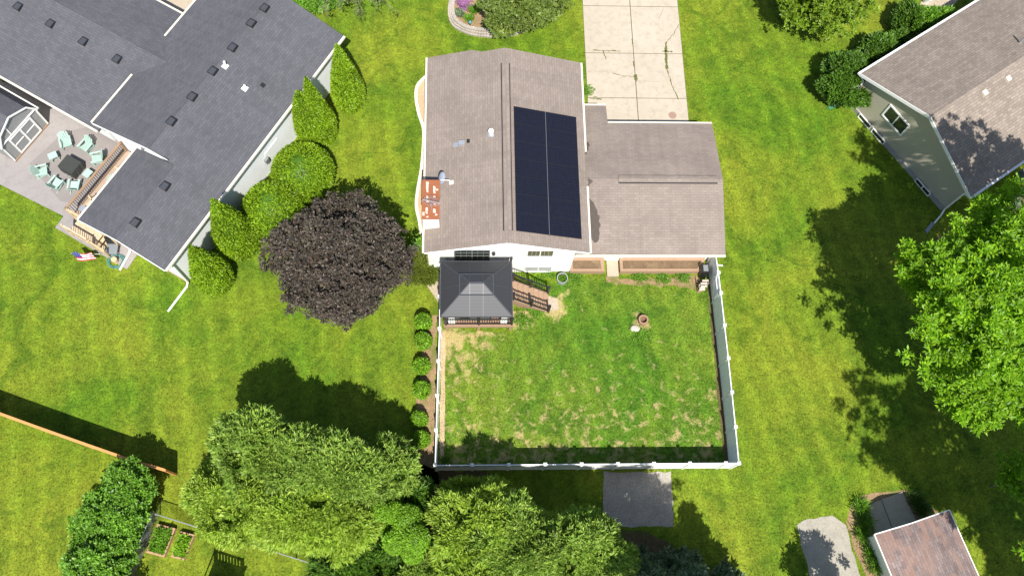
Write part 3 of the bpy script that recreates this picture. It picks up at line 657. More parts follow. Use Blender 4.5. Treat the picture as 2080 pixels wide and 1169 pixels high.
# ---------------------------------------------------------------- white vinyl fence
vf = thing('vinyl_fence', 'white vinyl privacy fence around three sides of the back yard', 'fence', (6, 6, 0))
FH = 1.72
def fence_run(parent, pts, hgt, pm, postm, pr=.064, rail=.05, cap=True, skip_last=False, skip_first=False):
    up = Vector((0, 0, 1))
    for i, p in enumerate(pts):
        if (i == 0 and skip_first) or (i == len(pts)-1 and skip_last): continue
        p = Vector(p); q = MB().box(p.x-pr, p.x+pr, p.y-pr, p.y+pr, 0, hgt+.06).build('post', postm, parent)
        if cap:
            z = hgt+.06; r = pr*1.35; c = MB(); c.box(p.x-r, p.x+r, p.y-r, p.y+r, z, z+.03)
            c.add([(p.x-r*.8, p.y-r*.8, z+.03), (p.x+r*.8, p.y-r*.8, z+.03), (p.x+r*.8, p.y+r*.8, z+.03), (p.x-r*.8, p.y+r*.8, z+.03), (p.x, p.y, z+.09)], [(0, 1, 4), (1, 2, 4), (2, 3, 4), (3, 0, 4)]); c.build('post_cap', postm, q)
    for a, b_ in zip(pts, pts[1:]):
        a, b_ = Vector(a), Vector(b_); d = (b_-a).normalized(); a2, b2 = a+d*pr, b_-d*pr
        m = MB(); n = Vector((-d.y, d.x, 0))*.019
        m.slab([a2-n+up*(hgt-.05), b2-n+up*(hgt-.05), b2+n+up*(hgt-.05), a2+n+up*(hgt-.05)], hgt-.13)
        pn = m.build('panel', pm, parent)
        each('rail', postm, pn, [(a2+up*(hgt-.05), b2+up*(hgt-.05), rail, .14), (a2+up*.12, b2+up*.12, rail, .14)])
south = [(-1.77+(13.47+1.77)*i/8.37, 5.96-.05*i/8, 0) for i in range(9)]+[(13.47, 5.9, 0)]
fence_run(vf, south, FH, VINYL, VINYLP)
west = [(-1.77, 5.96, 0), (-1.74, 7.7, 0), (-1.71, 9.46, 0), (-1.67, 11.26, 0), (-1.63, 13.0, 0), (-1.64, 14.77, 0), (-1.62, 16.55, 0)]
fence_run(vf, west, FH, VINYL, VINYLP, skip_first=True)
east = [(13.47, 5.9, 0), (13.48, 7.73, 0), (13.48, 9.53, 0), (13.47, 11.34, 0), (13.45, 13.14, 0), (13.43, 14.94, 0), (13.4, 16.1, 0), (13.35, 17.3, 0)]
fence_run(vf, east, FH, VINYL, VINYLP, skip_first=True)
g = MB()
for y0, y1 in ((15.0, 16.05),): 
    g.bar((13.37, y0, 1.35), (13.35, y1, 1.35), .05, .07); g.bar((13.37, y0, 1.35), (13.35, y0+.02, .4), .05, .06); g.bar((13.36, y1, 1.62), (13.37, y0, .4), .04, .05)
g.build('gate_frame', VINYLP, vf)

# orange cedar fence
of = thing('cedar_fence', 'orange cedar privacy fence running off the left edge of the lawn', 'fence', (-20, 7.5, 0))
pts = [Vector((-27.4, 10.2, 0)), Vector((-25.35, 9.48, 0)), Vector((-23.32, 8.74, 0)), Vector((-21.27, 8.0, 0)), Vector((-19.17, 7.26, 0)), Vector((-17.07, 6.53, 0)), Vector((-14.9, 5.86, 0))]
fence_run(of, pts, 1.78, CEDARF, CEDARP, .05, .06, cap=False)
cp = MB()
for a, b_ in zip(pts, pts[1:]): cp.bar(a+Vector((0, 0, 1.85)), b_+Vector((0, 0, 1.85)), .13, .03)
cp.build('cap_rail', CEDARP, of)
# chain link fence
cl = thing('chain_link_fence', 'galvanised chain link fence around the vegetable garden corner', 'fence', (-15.49, 3.9, 0))
A, B_, C_ = Vector((-15.49, 3.9, 0)), Vector((-17.0, -1.0, 0)), Vector((-5.5, .75, 0)); up = Vector((0, 0, 1.2))
for a, b_ in ((A, B_), (A, C_)):
    L = (b_-a).length; d = (b_-a)/L; n = int(L/2.4)
    MB().tube(a+up, b_+up, .024, n=6).build('top_rail', GALV, cl)
    m = MB(); s = .11
    k = int((L+1.2)/s)
    for i in range(k):
        for sg in (1, -1):
            t0 = i*s-(1.15 if sg > 0 else 0); p, q = t0, t0+1.15
            if sg < 0: p, q = q, p
            z0, z1 = .05, 1.2
            pa_, pb_ = min(max(p, 0), L), min(max(q, 0), L); f = lambda t: z0+(z1-z0)*(t-p)/(q-p)
            if abs(pa_-pb_) > .02: m.tube(a+d*pa_+Vector((0, 0, f(pa_))), a+d*pb_+Vector((0, 0, f(pb_))), .0055, n=3, cap=False)
    m.build('wire_mesh', GALV, cl)
    for i in range(0 if b_ is B_ else 1, n+1):
        p = a+d*min(L, i*2.4); MB().tube(p, p+up*1.04, .03, n=7).build('post', GALV, cl)
MB().bar(A+Vector((.15, -.1, 1.1)), A+Vector((.05, .75, .05)), .03, .03).build('brace', GALV, cl)

# ---------------------------------------------------------------- small yard things
tr = thing('clay_flue', 'round terracotta flue pipe standing upright in the lawn', 'clay pipe', tuple(at(1305, 652)))
c = at(1305, 652); MB().ring(c, .19, .27, 0, .34, 24).build('pipe', CLAY, tr); MB().lathe(c, [(.188, 0), (.188, .06)], 16).build('soil_fill', SOIL, tr)
def rock(name, c, r, seed, mat=ROCK, sq=.55):
    g = np.random.default_rng(seed); m = MB(); n = 10; prof = []
    vs, fs = [], []
    for j, (rr, z) in enumerate(((.85, 0), (1, .3), (.8, .7), (.35, .95))):
        for i in range(n):
            t = 6.283*i/n; q = r*rr*g.uniform(.85, 1.12); vs.append(Vector(c)+Vector((q*math.cos(t), q*.8*math.sin(t), z*r*sq*g.uniform(.9, 1.1))))
    for j in range(3): fs += [(j*n+i, j*n+(i+1) % n, (j+1)*n+(i+1) % n, (j+1)*n+i) for i in range(n)]
    fs += [tuple(3*n+i for i in range(n))]; m.add(vs, fs); return m
tag(rock('rock', at(1290, 667), .27, 4).build('rock', ROCK), 'pale flat rock beside the terracotta flue pipe', 'rock')
tr = thing('ring_planter', 'round grey metal ring planter by the house corner', 'planter', tuple(at(1141, 569)))
c = at(1141, 569); MB().ring(c, .27, .3, 0, .42, 26).build('ring', GALV, tr); MB().lathe(c, [(.268, 0), (.268, .2)], 20).build('soil_fill', SOIL, tr)
a = np.array(c)+np.column_stack([rng.uniform(-.18, .18, (60, 2)), np.full(60, .2)]); 
Q, D, Ls, Ws = sprays(a, np.tile([0, 0, 1.], (60, 1)), 4, .16, .05, .7); leaf_mesh('plant', Q, D, Ls, Ws, L_WEED, tr)
bn = thing('storage_bin', 'black storage bin with a grey lid in the corner by the white gate', 'bin', (12.95, 16.75, 0))
MB().box(12.75, 13.2, 16.45, 16.95, 0, .85).build('body', BLACK, bn); MB().box(12.85, 13.12, 16.52, 16.88, .852, .9).build('lid', STEEL, bn)
rp = thing('log_rack', 'small black rack of split firewood beside the black storage bin', 'firewood rack', (12.85, 15.95, 0))
m = MB()
for x in (12.62, 13.12):
    for y in (15.62, 16.2): m.tube((x, y, 0), (x, y, .55), .018, n=5)
    m.tube((x, 15.62, .5), (x, 16.2, .5), .018, n=5)
m.build('rack', BLACK, rp); g = random.Random(4)
for i in range(9):
    x, y, z = g.uniform(12.7, 13.0), 15.66+.055*i, .12+.13*(i % 3); MB().tube((x-.1, y, z+.1), (x+.25, y+.02, z+.1), .06, n=7).build('log', ROCK, rp)

# ================================================================== LEFT HOUSE (charcoal roof), local frame n (towards the yard), u (along the ridge)
NV, UV_ = Vector((.861, -.509, 0)), Vector((.509, .861, 0))
def nu(n, u, z=0.0): return NV*n+UV_*u+Vector((0, 0, z))
lh = thing('charcoal_house', 'large house with charcoal shingle roof, white siding and two gabled wings', 'house', tuple(nu(-26, 13)))
LZ, NE, NA, NBv, NR1, NR2 = 3.5, -21.23, -29.6, -26.65, -25.4, -23.95
U0, U1, U2 = 5.57, 10.38, 21.9; KL = .26
ZR1 = LZ+(NE-NR1)*-KL*-1; ZR1 = LZ+(NE-NR1)*KL; ZR2 = LZ+(NE-NR2)*KL
m = MB()
m.slab([nu(NE, U0, LZ), nu(NE, U2, LZ), nu(NR1, U2, ZR1), nu(NR1, U1, ZR1), nu(NR2, U1, ZR2), nu(NR2, U0, ZR2)], .15)
m.slab([nu(NR2, U0, ZR2), nu(NR2, U1, ZR2), nu(NBv, U1, LZ), nu(NBv, U0, LZ)], .15)
m.build('roof', GREY, lh)
m = MB(); m.slab([nu(NR1, U1, ZR1), nu(NR1, U2, ZR1), nu(NA, U2, LZ-.02), nu(NA, U1, LZ-.02)], .15); m.build('roof', GREY, lh)
# west wing, lower
UW, KW = 15.3, .24; zW = lambda u: 3.82-abs(u-UW)*KW
m = MB(); m.slab([nu(-44, UW, zW(UW)), nu(-28.2, UW, zW(UW)), nu(NA, 13.85, zW(13.85)), nu(NA, 10.37, zW(10.37)), nu(-44, 10.37, zW(10.37))], .15)
m.slab([nu(-44, UW, zW(UW)), nu(-44, 18.6, zW(18.6)), nu(NA, 18.6, zW(18.6)), nu(NA, 16.73, zW(16.73)), nu(-28.2, UW, zW(UW))], .15)
m.build('roof', GREY, lh)
# walls
def gable_wall(mb, n0, n1, u, z1, nr, zr, thick):
    mb.slab([nu(n0, u, 0), nu(n1, u, 0), nu(n1, u, z1), nu(nr, u, zr), nu(n0, u, z1)], 0, UV_*thick)
m = MB(); gable_wall(m, NBv+.35, NE-.27, U0+.55, LZ-.1, NR2, ZR2-.16, 15.5); m.build('wall', WSID2, lh)
m = MB(); gable_wall(m, NA+.3, NR1+.5, U1+.4, LZ-.2, NR1, ZR1-.3, 10.7); m.build('wall', WSID2, lh)
m = MB(); m.slab([nu(-43.5, 10.85, zW(10.85)-.1), nu(-29.9, 10.85, zW(10.85)-.1), nu(-29.9, 18.4, zW(18.4)-.1), nu(-43.5, 18.4, zW(18.4)-.1)], 1.9, (0, 0, -2.2)); m.build('wall', WSID, lh)
m = MB(); m.slab([nu(NBv+.3, U0+.5, 0), nu(NE-.24, U0+.5, 0), nu(NE-.24, U0+.5, .4), nu(NBv+.3, U0+.5, .4)], 0, UV_*.05); m.build('foundation', TANF, lh)
# trim
def lg(a, b_, w=.1, h=.12): return MB().bar(a, b_, w, h).build('gutter', CREAM, lh)
lg(nu(NE+.06, U0, LZ-.06), nu(NE+.06, U2, LZ-.06), .12); lg(nu(NBv-.06, U0, LZ-.06), nu(NBv-.06, U1, LZ-.06)); lg(nu(NA-.06, U1, LZ-.06), nu(NA-.06, 13.85, LZ-.06)); lg(nu(NA-.06, 16.75, LZ-.06), nu(NA-.06, U2, LZ-.06))
lg(nu(-44, 10.31, zW(10.37)-.06), nu(NA-.05, 10.31, zW(10.37)-.06)); lg(nu(-44, 18.66, zW(18.6)-.06), nu(NA, 18.66, zW(18.6)-.06))
m = []; d = Vector((0, 0, -.075))
m += [(nu(NE, U0-.02, LZ)+d, nu(NR2, U0-.02, ZR2)+d, .03, .17), (nu(NBv, U0-.02, LZ)+d, nu(NR2, U0-.02, ZR2)+d, .03, .17), (nu(NA, U1-.02, LZ-.02)+d, nu(NR1, U1-.02, ZR1)+d, .03, .17), (nu(NR1, U1-.02, ZR1)+d, nu(NR2-.3, U1-.02, ZR1+.05)+d*1.4, .03, .05)]
each('rake_board', WHITE, lh, m)
def zE(n): return LZ+(NE-n)*KL
# box vents
def box_vent(n, u, z, dn):
    m = MB(); a = .22
    m.slab([nu(n-a, u-a, z-dn*a+.12), nu(n+a, u-a, z+dn*a+.12), nu(n+a*.9, u+a, z+dn*a+.12), nu(n-a*.9, u+a, z-dn*a+.12)], .14)
    v = m.build('roof_vent', BLACK, lh)
    MB().slab([nu(n-a*.75, u-a*1.02, z-dn*a+.127), nu(n+a*.75, u-a*1.02, z+dn*a+.127), nu(n+a*.68, u+a*.7, z+dn*a+.127), nu(n-a*.68, u+a*.7, z-dn*a+.127)], .004).build('vent_hood', DKGREY, v)
for px, py in ((538, 17), (511, 48), (473, 97), (433, 145), (391, 197), (349, 247)):
    p = at(px, py, 4.6); n, u = p.dot(NV), p.dot(UV_); box_vent(n, u, ZR1-abs(n-NR1)*KL, 0)
for px, py in ((334, 376), (274, 450)):
    p = at(px, py, 4.3); n, u = p.dot(NV), p.dot(UV_); box_vent(n, u, zE(n), 0)
for px, py in ((-35, -26), (35, 11), (101, 46), (168, 82), (237, 118)):
    p = at(px, py, 3.7); n, u = p.dot(NV), p.dot(UV_); box_vent(n, u, zW(u), 0)
for px, py, h in ((460, 136, .34), (496, 173, .2)):
    p = at(px, py, 4.4); n, u = p.dot(NV), p.dot(UV_); z = ZR1-abs(n-NR1)*KL; m = MB(); q = nu(n, u, z)
    m.tube(q-Vector((0, 0, .1)), q+Vector((0, 0, h)), .055, .05, 9); m.tube(q+Vector((0, 0, h)), q+Vector((0, 0, h+.05)), .075, .06, 9); v = m.build('vent_pipe', WHITE, lh)
    MB().slab([nu(n-.14, u-.2, z+.04+.04), nu(n+.14, u-.2, z-.04+.04), nu(n+.14, u+.1, z), nu(n-.14, u+.1, z+.06)], .02).build('flashing', WHITE, v)
p = at(533, 171, 4.1); n, u = p.dot(NV), p.dot(UV_); MB().slab([nu(n-.1, u-.1, zE(n)+.1), nu(n+.1, u-.1, zE(n)+.06), nu(n+.1, u+.1, zE(n)+.06), nu(n-.1, u+.1, zE(n)+.1)], .12).build('roof_vent', BLACK, lh)
# east wall fittings
m = MB(); m.path([nu(NE+.05, U0+.15, LZ-.15), nu(NE-.18, U0+.5, LZ-.5), nu(NE-.18, U0+.52, .25), nu(NE-.12, U0+.3, .12), nu(NE-.15, U0-1.35, .08)], .06); m.build('downspout', WHITE, lh)
m = MB(); m.path([nu(NE-.25, 14.0, 1.9), nu(NE-.25, 15.2, 1.9)], .03); m.build('wall_conduit', WHITE, lh); MB().slab([nu(NE-.3, 13.8, 1.6), nu(NE-.1, 13.8, 1.6), nu(NE-.1, 14.05, 1.6), nu(NE-.3, 14.05, 1.6)], .4).build('meter_box', STEEL, lh)
m = MB(); m.path([nu(NBv-.05, U0+.1, LZ-.15), nu(NBv+.4, U0+.5, LZ-.5), nu(-25.3, U0+.5, 2.2), nu(-25.25, U0+.5, .2), nu(-25.2, 5.9, .12), nu(-25.03, 4.8, .08)], .06); m.build('downspout', WHITE, lh)

# deck of the left house
ld = thing('patio_deck', 'low tan wooden deck with dark balusters under the charcoal roof edge', 'deck', tuple(nu(-28, 8)))
DZ2 = .62
m = MB(); ka = nu(-28.75, 11.0); kb = nu(-28.75, 5.95)
for i in range(16):
    a = -28.9+i*.14; m.slab([nu(a, 5.95, DZ2), nu(a+.132, 5.95, DZ2), nu(a+.132, 10.7, DZ2), nu(a, 10.7, DZ2)], .04)
m.build('deck_board', plain('weathered_tan_boards', (.36, .275, .21), .18, 4, .8), ld)
RAILW = plain('rail_wood', (.29, .185, .11), .15, 3, .7); BALW = plain('dark_baluster', (.07, .05, .045), .15, 3, .6)
def wood_rail(parent, a, b_, h=.95, top=RAILW, bal=BALW, sp=.13, w=.13):
    a, b_ = Vector(a), Vector(b_); up = Vector((0, 0, 1)); L = (b_-a).length
    each('handrail', top, parent, [(a+up*h, b_+up*h, w, .04), (a+up*.1, b_+up*.1, .05, .05)])
    m = MB(); k = int(L/sp)
    for i in range(1, k): p = a.lerp(b_, i/k); m.tube(p+up*.1, p+up*(h-.02), .019, n=5)
    m.build('baluster_row', bal, parent)
    for p in (a, b_): MB().box(p.x-.05, p.x+.05, p.y-.05, p.y+.05, 0, p.z+h+.1).build('post', top, parent)
wood_rail(ld, nu(-28.85, 10.65, DZ2), nu(-28.85, 6.0, DZ2)); wood_rail(ld, nu(-28.8, 6.0, DZ2), nu(-27.3, 6.0, DZ2), top=NEWW, bal=NEWW)
# landing and steps at the gable end
ls = thing('side_steps', 'pale new lumber landing and steps beside the charcoal house gable', 'steps', tuple(nu(-26.5, 5)))
NL = boards('pale_lumber', (.55, .43, .29), .14, .08, .6, 'X')
m = MB()
for i in range(9): a = 5.12+i*.11; m.slab([nu(-28.5, a, .6), nu(-26.8, a, .6), nu(-26.8, a+.102, .6), nu(-28.5, a+.102, .6)], .04)
m.build('landing', NL, ls)
for i in range(4):
    a = -26.8+i*.22; z = .46-.14*i; MB().slab([nu(a, 5.15, z), nu(a+.2, 5.15, z), nu(a+.2, 6.0, z), nu(a, 6.0, z)], .04).build('tread', NEWW, ls)
wood_rail(ls, nu(-28.45, 5.15, .6), nu(-26.85, 5.15, .6), .9, NL, RAILW, .14, .1)
wood_rail(ls, nu(-26.75, 5.15, .5), nu(-25.95, 5.15, .1), .85, NEWW, NEWW, .12, .08); wood_rail(ls, nu(-26.75, 5.95, .5), nu(-25.95, 5.95, .1), .85, NEWW, NEWW, .12, .08)

# flag, hose reel, lounge seat
fl = thing('garden_flag', 'red and white striped flag with a blue corner leaning over the lawn edge', 'flag', tuple(at(193, 520)))
a = at(200, 513, .7); b_ = a+Vector((-1.2, -.25, .55)); MB().tube(at(203, 516, .3), b_, .014, n=6).build('pole', WHITE, fl)
o = a.lerp(b_, .98); ex_ = (a-o)*.72; dn = Vector((.28, -.32, -.42)); nst = 7
def flagpt(s, t): return o+ex_*s+dn*t*(.85+.15*math.sin(6*s))+Vector((.04*math.sin(9*s+3*t), .05*math.sin(7*s), .05*math.sin(8*s+4*t)))
for name, mat, sel in (('red_stripes', FRED, 0), ('white_stripes', WHITE, 1)):
    m = MB()
    for k in range(nst):
        if k % 2 != sel: continue
        for i in range(10):
            if k < 4 and i < 4: continue
            s0, s1, t0, t1 = i/10, (i+1)/10, k/nst, (k+1)/nst; m.poly([flagpt(s0, t0), flagpt(s1, t0), flagpt(s1, t1), flagpt(s0, t1)])
    m.build(name, mat, fl)
m = MB(); st = MB()
for i in range(4):
    for k in range(4): s0, s1, t0, t1 = i/10, (i+1)/10, k/nst, (k+1)/nst; m.poly([flagpt(s0, t0), flagpt(s1, t0), flagpt(s1, t1), flagpt(s0, t1)])
cn = m.build('canton', FBLUE, fl)
for i in range(4):
    for k in range(3):
        p = flagpt((i+.5)/10, (k+.7)/nst)+Vector((0, 0, .012)); st.poly([p+Vector((.016*math.cos(x)*(1 if j % 2 else .45), .016*math.sin(x)*(1 if j % 2 else .45), 0)) for j, x in ((j, j*.628) for j in range(10))])
st.build('stars', WHITE, cn)
hr = thing('garden_hose', 'coiled teal garden hose lying on the patio corner by the white downspout', 'hose', tuple(at(236, 531)))
m = MB(); c = at(236, 531, .06); g = random.Random(2); pts = []
for i in range(110): t = i*.32; r = .36+.07*math.sin(i*.5)+g.uniform(-.03, .03); pts.append(c+Vector((r*math.cos(t)*1.15, r*math.sin(t), .02+.012*(i//20)+g.uniform(0, .02))))
m.path(pts, .016, 5); m.build('hose_coil', TEAL, hr); MB().lathe(c, [(.14, -.03), (.12, .3), (.16, .34)], 10).build('reel', TANCUSH, hr)
oc = thing('patio_chair', 'dark sling chair beside the teal hose below the charcoal roof edge', 'chair', tuple(at(240, 505)))
c = at(233, 511, 0); m = MB(); m.slab([c+Vector((-.3, -.3, .42)), c+Vector((.3, -.3, .42)), c+Vector((.3, .3, .4)), c+Vector((-.3, .3, .4))], .03); m.build('seat', STEEL, oc)
m = MB(); m.slab([c+Vector((-.3, .3, .42)), c+Vector((.3, .3, .42)), c+Vector((.3, .5, .95)), c+Vector((-.3, .5, .95))], .03, (0, .03, 0)); m.build('backrest', BLACK, oc)
for x in (-.28, .28):
    for y in (-.28, .28): MB().tube(c+Vector((x, y, 0)), c+Vector((x, y, .42)), .018, n=5).build('leg', BLACK, oc)

# ---------------------------------------------------------------- mint adirondack chairs, tables, fire table
def make_adirondack():
    t = thing('adirondack_chair', 'x', 'chair', (0, 0, 0), 'mint patio chairs')
    m = MB()
    for i in range(5): y = -.3+i*.115; z = .36-.028*i; m.slab([(-.27, y, z+.01), (.27, y, z+.01), (.27, y+.105, z-.018), (-.27, y+.105, z-.018)], .02)
    m.build('seat', MINT, t)
    m = MB()
    for i in range(5):
        x = -.25+i*.125; h = .72-.05*abs(i-2)**1.3; w = .054; xo = (i-2)*.02
        m.slab([(x-w, .24, .25), (x+w, .24, .25), (x+w+xo, .24+h*.5, .25+h), (x-w+xo, .24+h*.5, .25+h)], 0, (0, .022, 0))
    m.bar((-.3, .45, .62), (.3, .45, .62), .03, .06); m.build('backrest', MINT, t)
    for s in (-1, 1):
        m = MB(); m.slab([(s*.27, -.36, .56), (s*.41, -.36, .56), (s*.39, .4, .56), (s*.29, .4, .56)] if s > 0 else [(s*.41, -.36, .56), (s*.27, -.36, .56), (s*.29, .4, .56), (s*.39, .4, .56)], .025); m.build('armrest', MINT, t)
        for a, b_ in (((s*.33, -.3, 0), (s*.33, -.3, .54)), ((s*.3, .55, 0), (s*.3, -.3, .33)), ((s*.33, .36, .12), (s*.33, .36, .54))):
            m = MB(); m.bar(a, b_, .03, .1); m.build('leg', MINT, t)
    return t
def dup(root, loc, rz, label):
    r_ = root.copy(); COL.objects.link(r_); r_.location = loc; r_.rotation_euler = (0, 0, rz); r_.scale = root.scale; r_['label'] = label
    for ch_ in root.children:
        c = ch_.copy(); COL.objects.link(c); c.parent = r_
        for g_ in ch_.children: d = g_.copy(); COL.objects.link(d); d.parent = c
    return r_
CH = make_adirondack(); fc = at(141, 333, .4)
spots = [(133, 289, .05, 'mint chair on the patio at the corner nearest the grey shed, above the square table'), (173, 296, 0, 'mint chair at the top of the ring, nearest the white house wall'),
         (195, 320, 0, 'mint chair in the ring between the covered fire table and the upper deck railing'), (85, 346, 0, 'mint chair on the outer side of the ring, farthest from the deck'),
         (114, 370, -.1, 'mint chair below the fire table on the side nearest the lawn'), (150, 375, -.35, 'mint chair below the fire table tucked close to the deck railing')]
for i, (px, py, dr, lab) in enumerate(spots):
    p = at(px, py, .4); dv = fc-p; rz = math.atan2(dv.y, dv.x)+math.pi/2+dr
    if i == 0: CH.location = (p.x, p.y, .03); CH.rotation_euler = (0, 0, rz); CH['label'] = lab; CH.scale = (.82, .82, .82)
    else: dup(CH, (p.x, p.y, .03), rz, lab)
p = nu(-27.75, 8.7, DZ2); dup(CH, p, 1.0, 'mint chair up on the tan deck behind the dark balusters')
def side_table(px, py, rz, label):
    t = thing('side_table', label, 'table', (0, 0, 0), 'mint patio side tables')
    MB().box(-.24, .24, -.2, .2, .42, .455).build('tabletop', MINT, t)
    for x in (-.19, .19):
        for y in (-.15, .15): MB().box(x-.025, x+.025, y-.025, y+.025, 0, .42).build('leg', MINT, t)
    q = at(px, py, .45); t.location = (q.x, q.y, .03); t.rotation_euler = (0, 0, rz)
side_table(107, 316, .5, 'small mint side table on the shed side of the covered fire table'); side_table(178, 352, 1.0, 'small mint side table beside the deck railing')
ft = thing('fire_table', 'square fire table under a black fabric cover in the middle of the mint chairs', 'fire table', tuple(at(145, 336, .03)))
m = MB(); r_ = Matrix.Rotation(-.52, 3, 'Z'); c0 = at(141, 333, .6); c0.z = 0; n = 32; vs = []
for j, (s, z) in enumerate(((.52, .03), (.5, .3), (.47, .58), (.45, .62))):
    for i in range(n):
        t = 6.283*i/n; k = 1/max(abs(math.cos(t)), abs(math.sin(t))); w = 1+(.05*math.sin(i*2.7) if j < 2 else 0); vs.append(c0+r_ @ Vector((s*k*w*math.cos(t)*1.05, s*k*w*math.sin(t)*.92, z)))
m.add(vs, [(j*n+i, j*n+(i+1) % n, (j+1)*n+(i+1) % n, (j+1)*n+i) for j in range(3) for i in range(n)]+[tuple(3*n+i for i in range(n))]); m.build('fabric_cover', COVER, ft)
# things on the left deck
def cushion_chair(n, u, rz, label):
    t = thing('cushioned_chair', label, 'chair', (0, 0, 0), 'tan cushioned deck chairs')
    MB().box(-.3, .3, -.3, .3, .36, .46).build('cushion', TANCUSH, t); MB().slab([(-.3, .26, .42), (.3, .26, .42), (.3, .4, .95), (-.3, .4, .95)], 0, (0, .08, 0)).build('backrest', TANCUSH, t)
    for x in (-.27, .27):
        for y in (-.26, .26): MB().tube((x, y, 0), (x, y, .36), .018, n=5).build('leg', BLACK, t)
        MB().bar((x*1.1, -.3, .6), (x*1.1, .34, .62), .04, .03).build('armrest', BLACK, t)
    t.location = nu(n, u, DZ2); t.rotation_euler = (0, 0, rz)
cushion_chair(-27.9, 9.75, 2.6, 'tan cushioned chair on the deck nearest the white wall corner'); cushion_chair(-27.9, 7.55, 2.3, 'tan cushioned chair at the middle of the deck below the mint chair'); cushion_chair(-27.6, 6.95, .9, 'tan cushioned chair on the deck beside the black grill')
tb = thing('round_table', 'small round black table with a ring top on the deck between chairs', 'table', tuple(nu(-27.6, 9.3, DZ2)))
MB().ring(nu(-27.6, 9.3, DZ2), .1, .2, .42, .46, 16).build('tabletop', BLACK, tb); MB().tube(nu(-27.6, 9.3, DZ2), nu(-27.6, 9.3, DZ2+.42), .1, .1, 10).build('pedestal', BLACK, tb)
gl = thing('barbecue_grill', 'black barbecue grill with a grey side shelf at the lower end of the deck', 'grill', tuple(nu(-27.75, 6.4, DZ2)))
def nbox(mb, n0, n1, u0, u1, z0, z1): return mb.slab([nu(n0, u0, z1), nu(n1, u0, z1), nu(n1, u1, z1), nu(n0, u1, z1)], z1-z0)
nbox(MB(), -27.95, -27.35, 6.25, 6.7, DZ2+.1, DZ2+.85).build('body', BLACK, gl); nbox(MB(), -27.9, -27.4, 6.28, 6.67, DZ2+.852, DZ2+1.02).build('lid', BLACK, gl); nbox(MB(), -28.35, -27.96, 6.3, 6.65, DZ2+.8, DZ2+.84).build('side_shelf', GALV, gl)

# ---------------------------------------------------------------- grey gambrel shed by the patio
gs = thing('gambrel_shed', 'grey gambrel roofed garden shed with white trimmed double doors at the patio', 'shed', (-25, 24.6, 0))
A0, B0 = Vector((-25.77, 23.44, 0)), Vector((-24.3, 25.9, 0)); W = (B0-A0).length; ew = (B0-A0)/W; eb = Vector((-ew.y, ew.x, 0)); mid = (A0+B0)/2
def sp(s, z, d=0.0): return mid+ew*s+eb*d+Vector((0, 0, z))
hw = W/2; PR = [(-hw, 1.65), (-hw*.72, 2.4), (0, 2.9), (hw*.72, 2.4), (hw, 1.65)]
MB().slab([sp(-hw, .12), sp(hw, .12)]+[sp(s, z) for s, z in reversed(PR)], 0, eb*3.4).build('wall', GSID, gs)
m = MB()
for (s0, z0), (s1, z1) in zip(PR, PR[1:]):
    e = 1.06 if abs(s0) == hw or abs(s1) == hw else 1
    f = lambda s, z: (s*1.06, z-.06) if abs(s) == hw else (s, z)
    (s0, z0), (s1, z1) = f(s0, z0), f(s1, z1); m.slab([sp(s0, z0+.06, -.1), sp(s1, z1+.06, -.1), sp(s1, z1+.06, 3.5), sp(s0, z0+.06, 3.5)], .05)
m.build('roof', GREY, gs)
m = MB(); fo = -.02
for (s0, z0), (s1, z1) in zip(PR, PR[1:]): m.bar(sp(s0*1.03, z0+.02, -.12), sp(s1*1.03, z1+.02, -.12), .04, .1)
m.bar(sp(-hw, 1.72, fo), sp(hw, 1.72, fo), .04, .1, ew); 
m.bar(sp(-hw+.04, .1, fo), sp(-hw+.04, 1.65, fo), .09, .04, eb); m.bar(sp(hw-.04, .1, fo), sp(hw-.04, 1.65, fo), .09, .04, eb)
m.bar(sp(-.5, 1.75, fo), sp(-.5, 2.5, fo), .07, .04, eb); m.bar(sp(hw*1.08, 1.64, -.1), sp(hw*1.08, 1.64, 3.5), .07, .09); m.build('trim', WHITE, gs)
dr = MB(); x0, x1, z0, z1 = -.82, .84, .16, 1.62
dr.slab([sp(x0, z0, -.01), sp(x1, z0, -.01), sp(x1, z1, -.01), sp(x0, z1, -.01)], 0, -eb*.025); dd = dr.build('double_door', GSID, gs)
m = MB()
for a, b_ in (((x0, z0), (x0, z1)), ((x1, z0), (x1, z1)), ((0, z0), (0, z1))): m.bar(sp(a[0], a[1], -.05), sp(b_[0], b_[1], -.05), .11, .03, eb)
for z in (z0+.05, .95, z1-.05): m.bar(sp(x0+.05, z, -.052), sp(x1-.05, z, -.052), .09 if z != .95 else .06, .028, eb)
m.build('door_trim', WHITE, dd); 
m = MB()
for s in (-.1, .1): m.tube(sp(s, .95, -.07), sp(s, 1.1, -.07), .015, n=6)
m.build('door_handle', STEEL, dd)
MB().slab([sp(-hw, .12, -.06), sp(hw, .12, -.06), sp(hw, .12, 3.3), sp(-hw, .12, 3.3)], .1).build('base_frame', RAILW, gs)

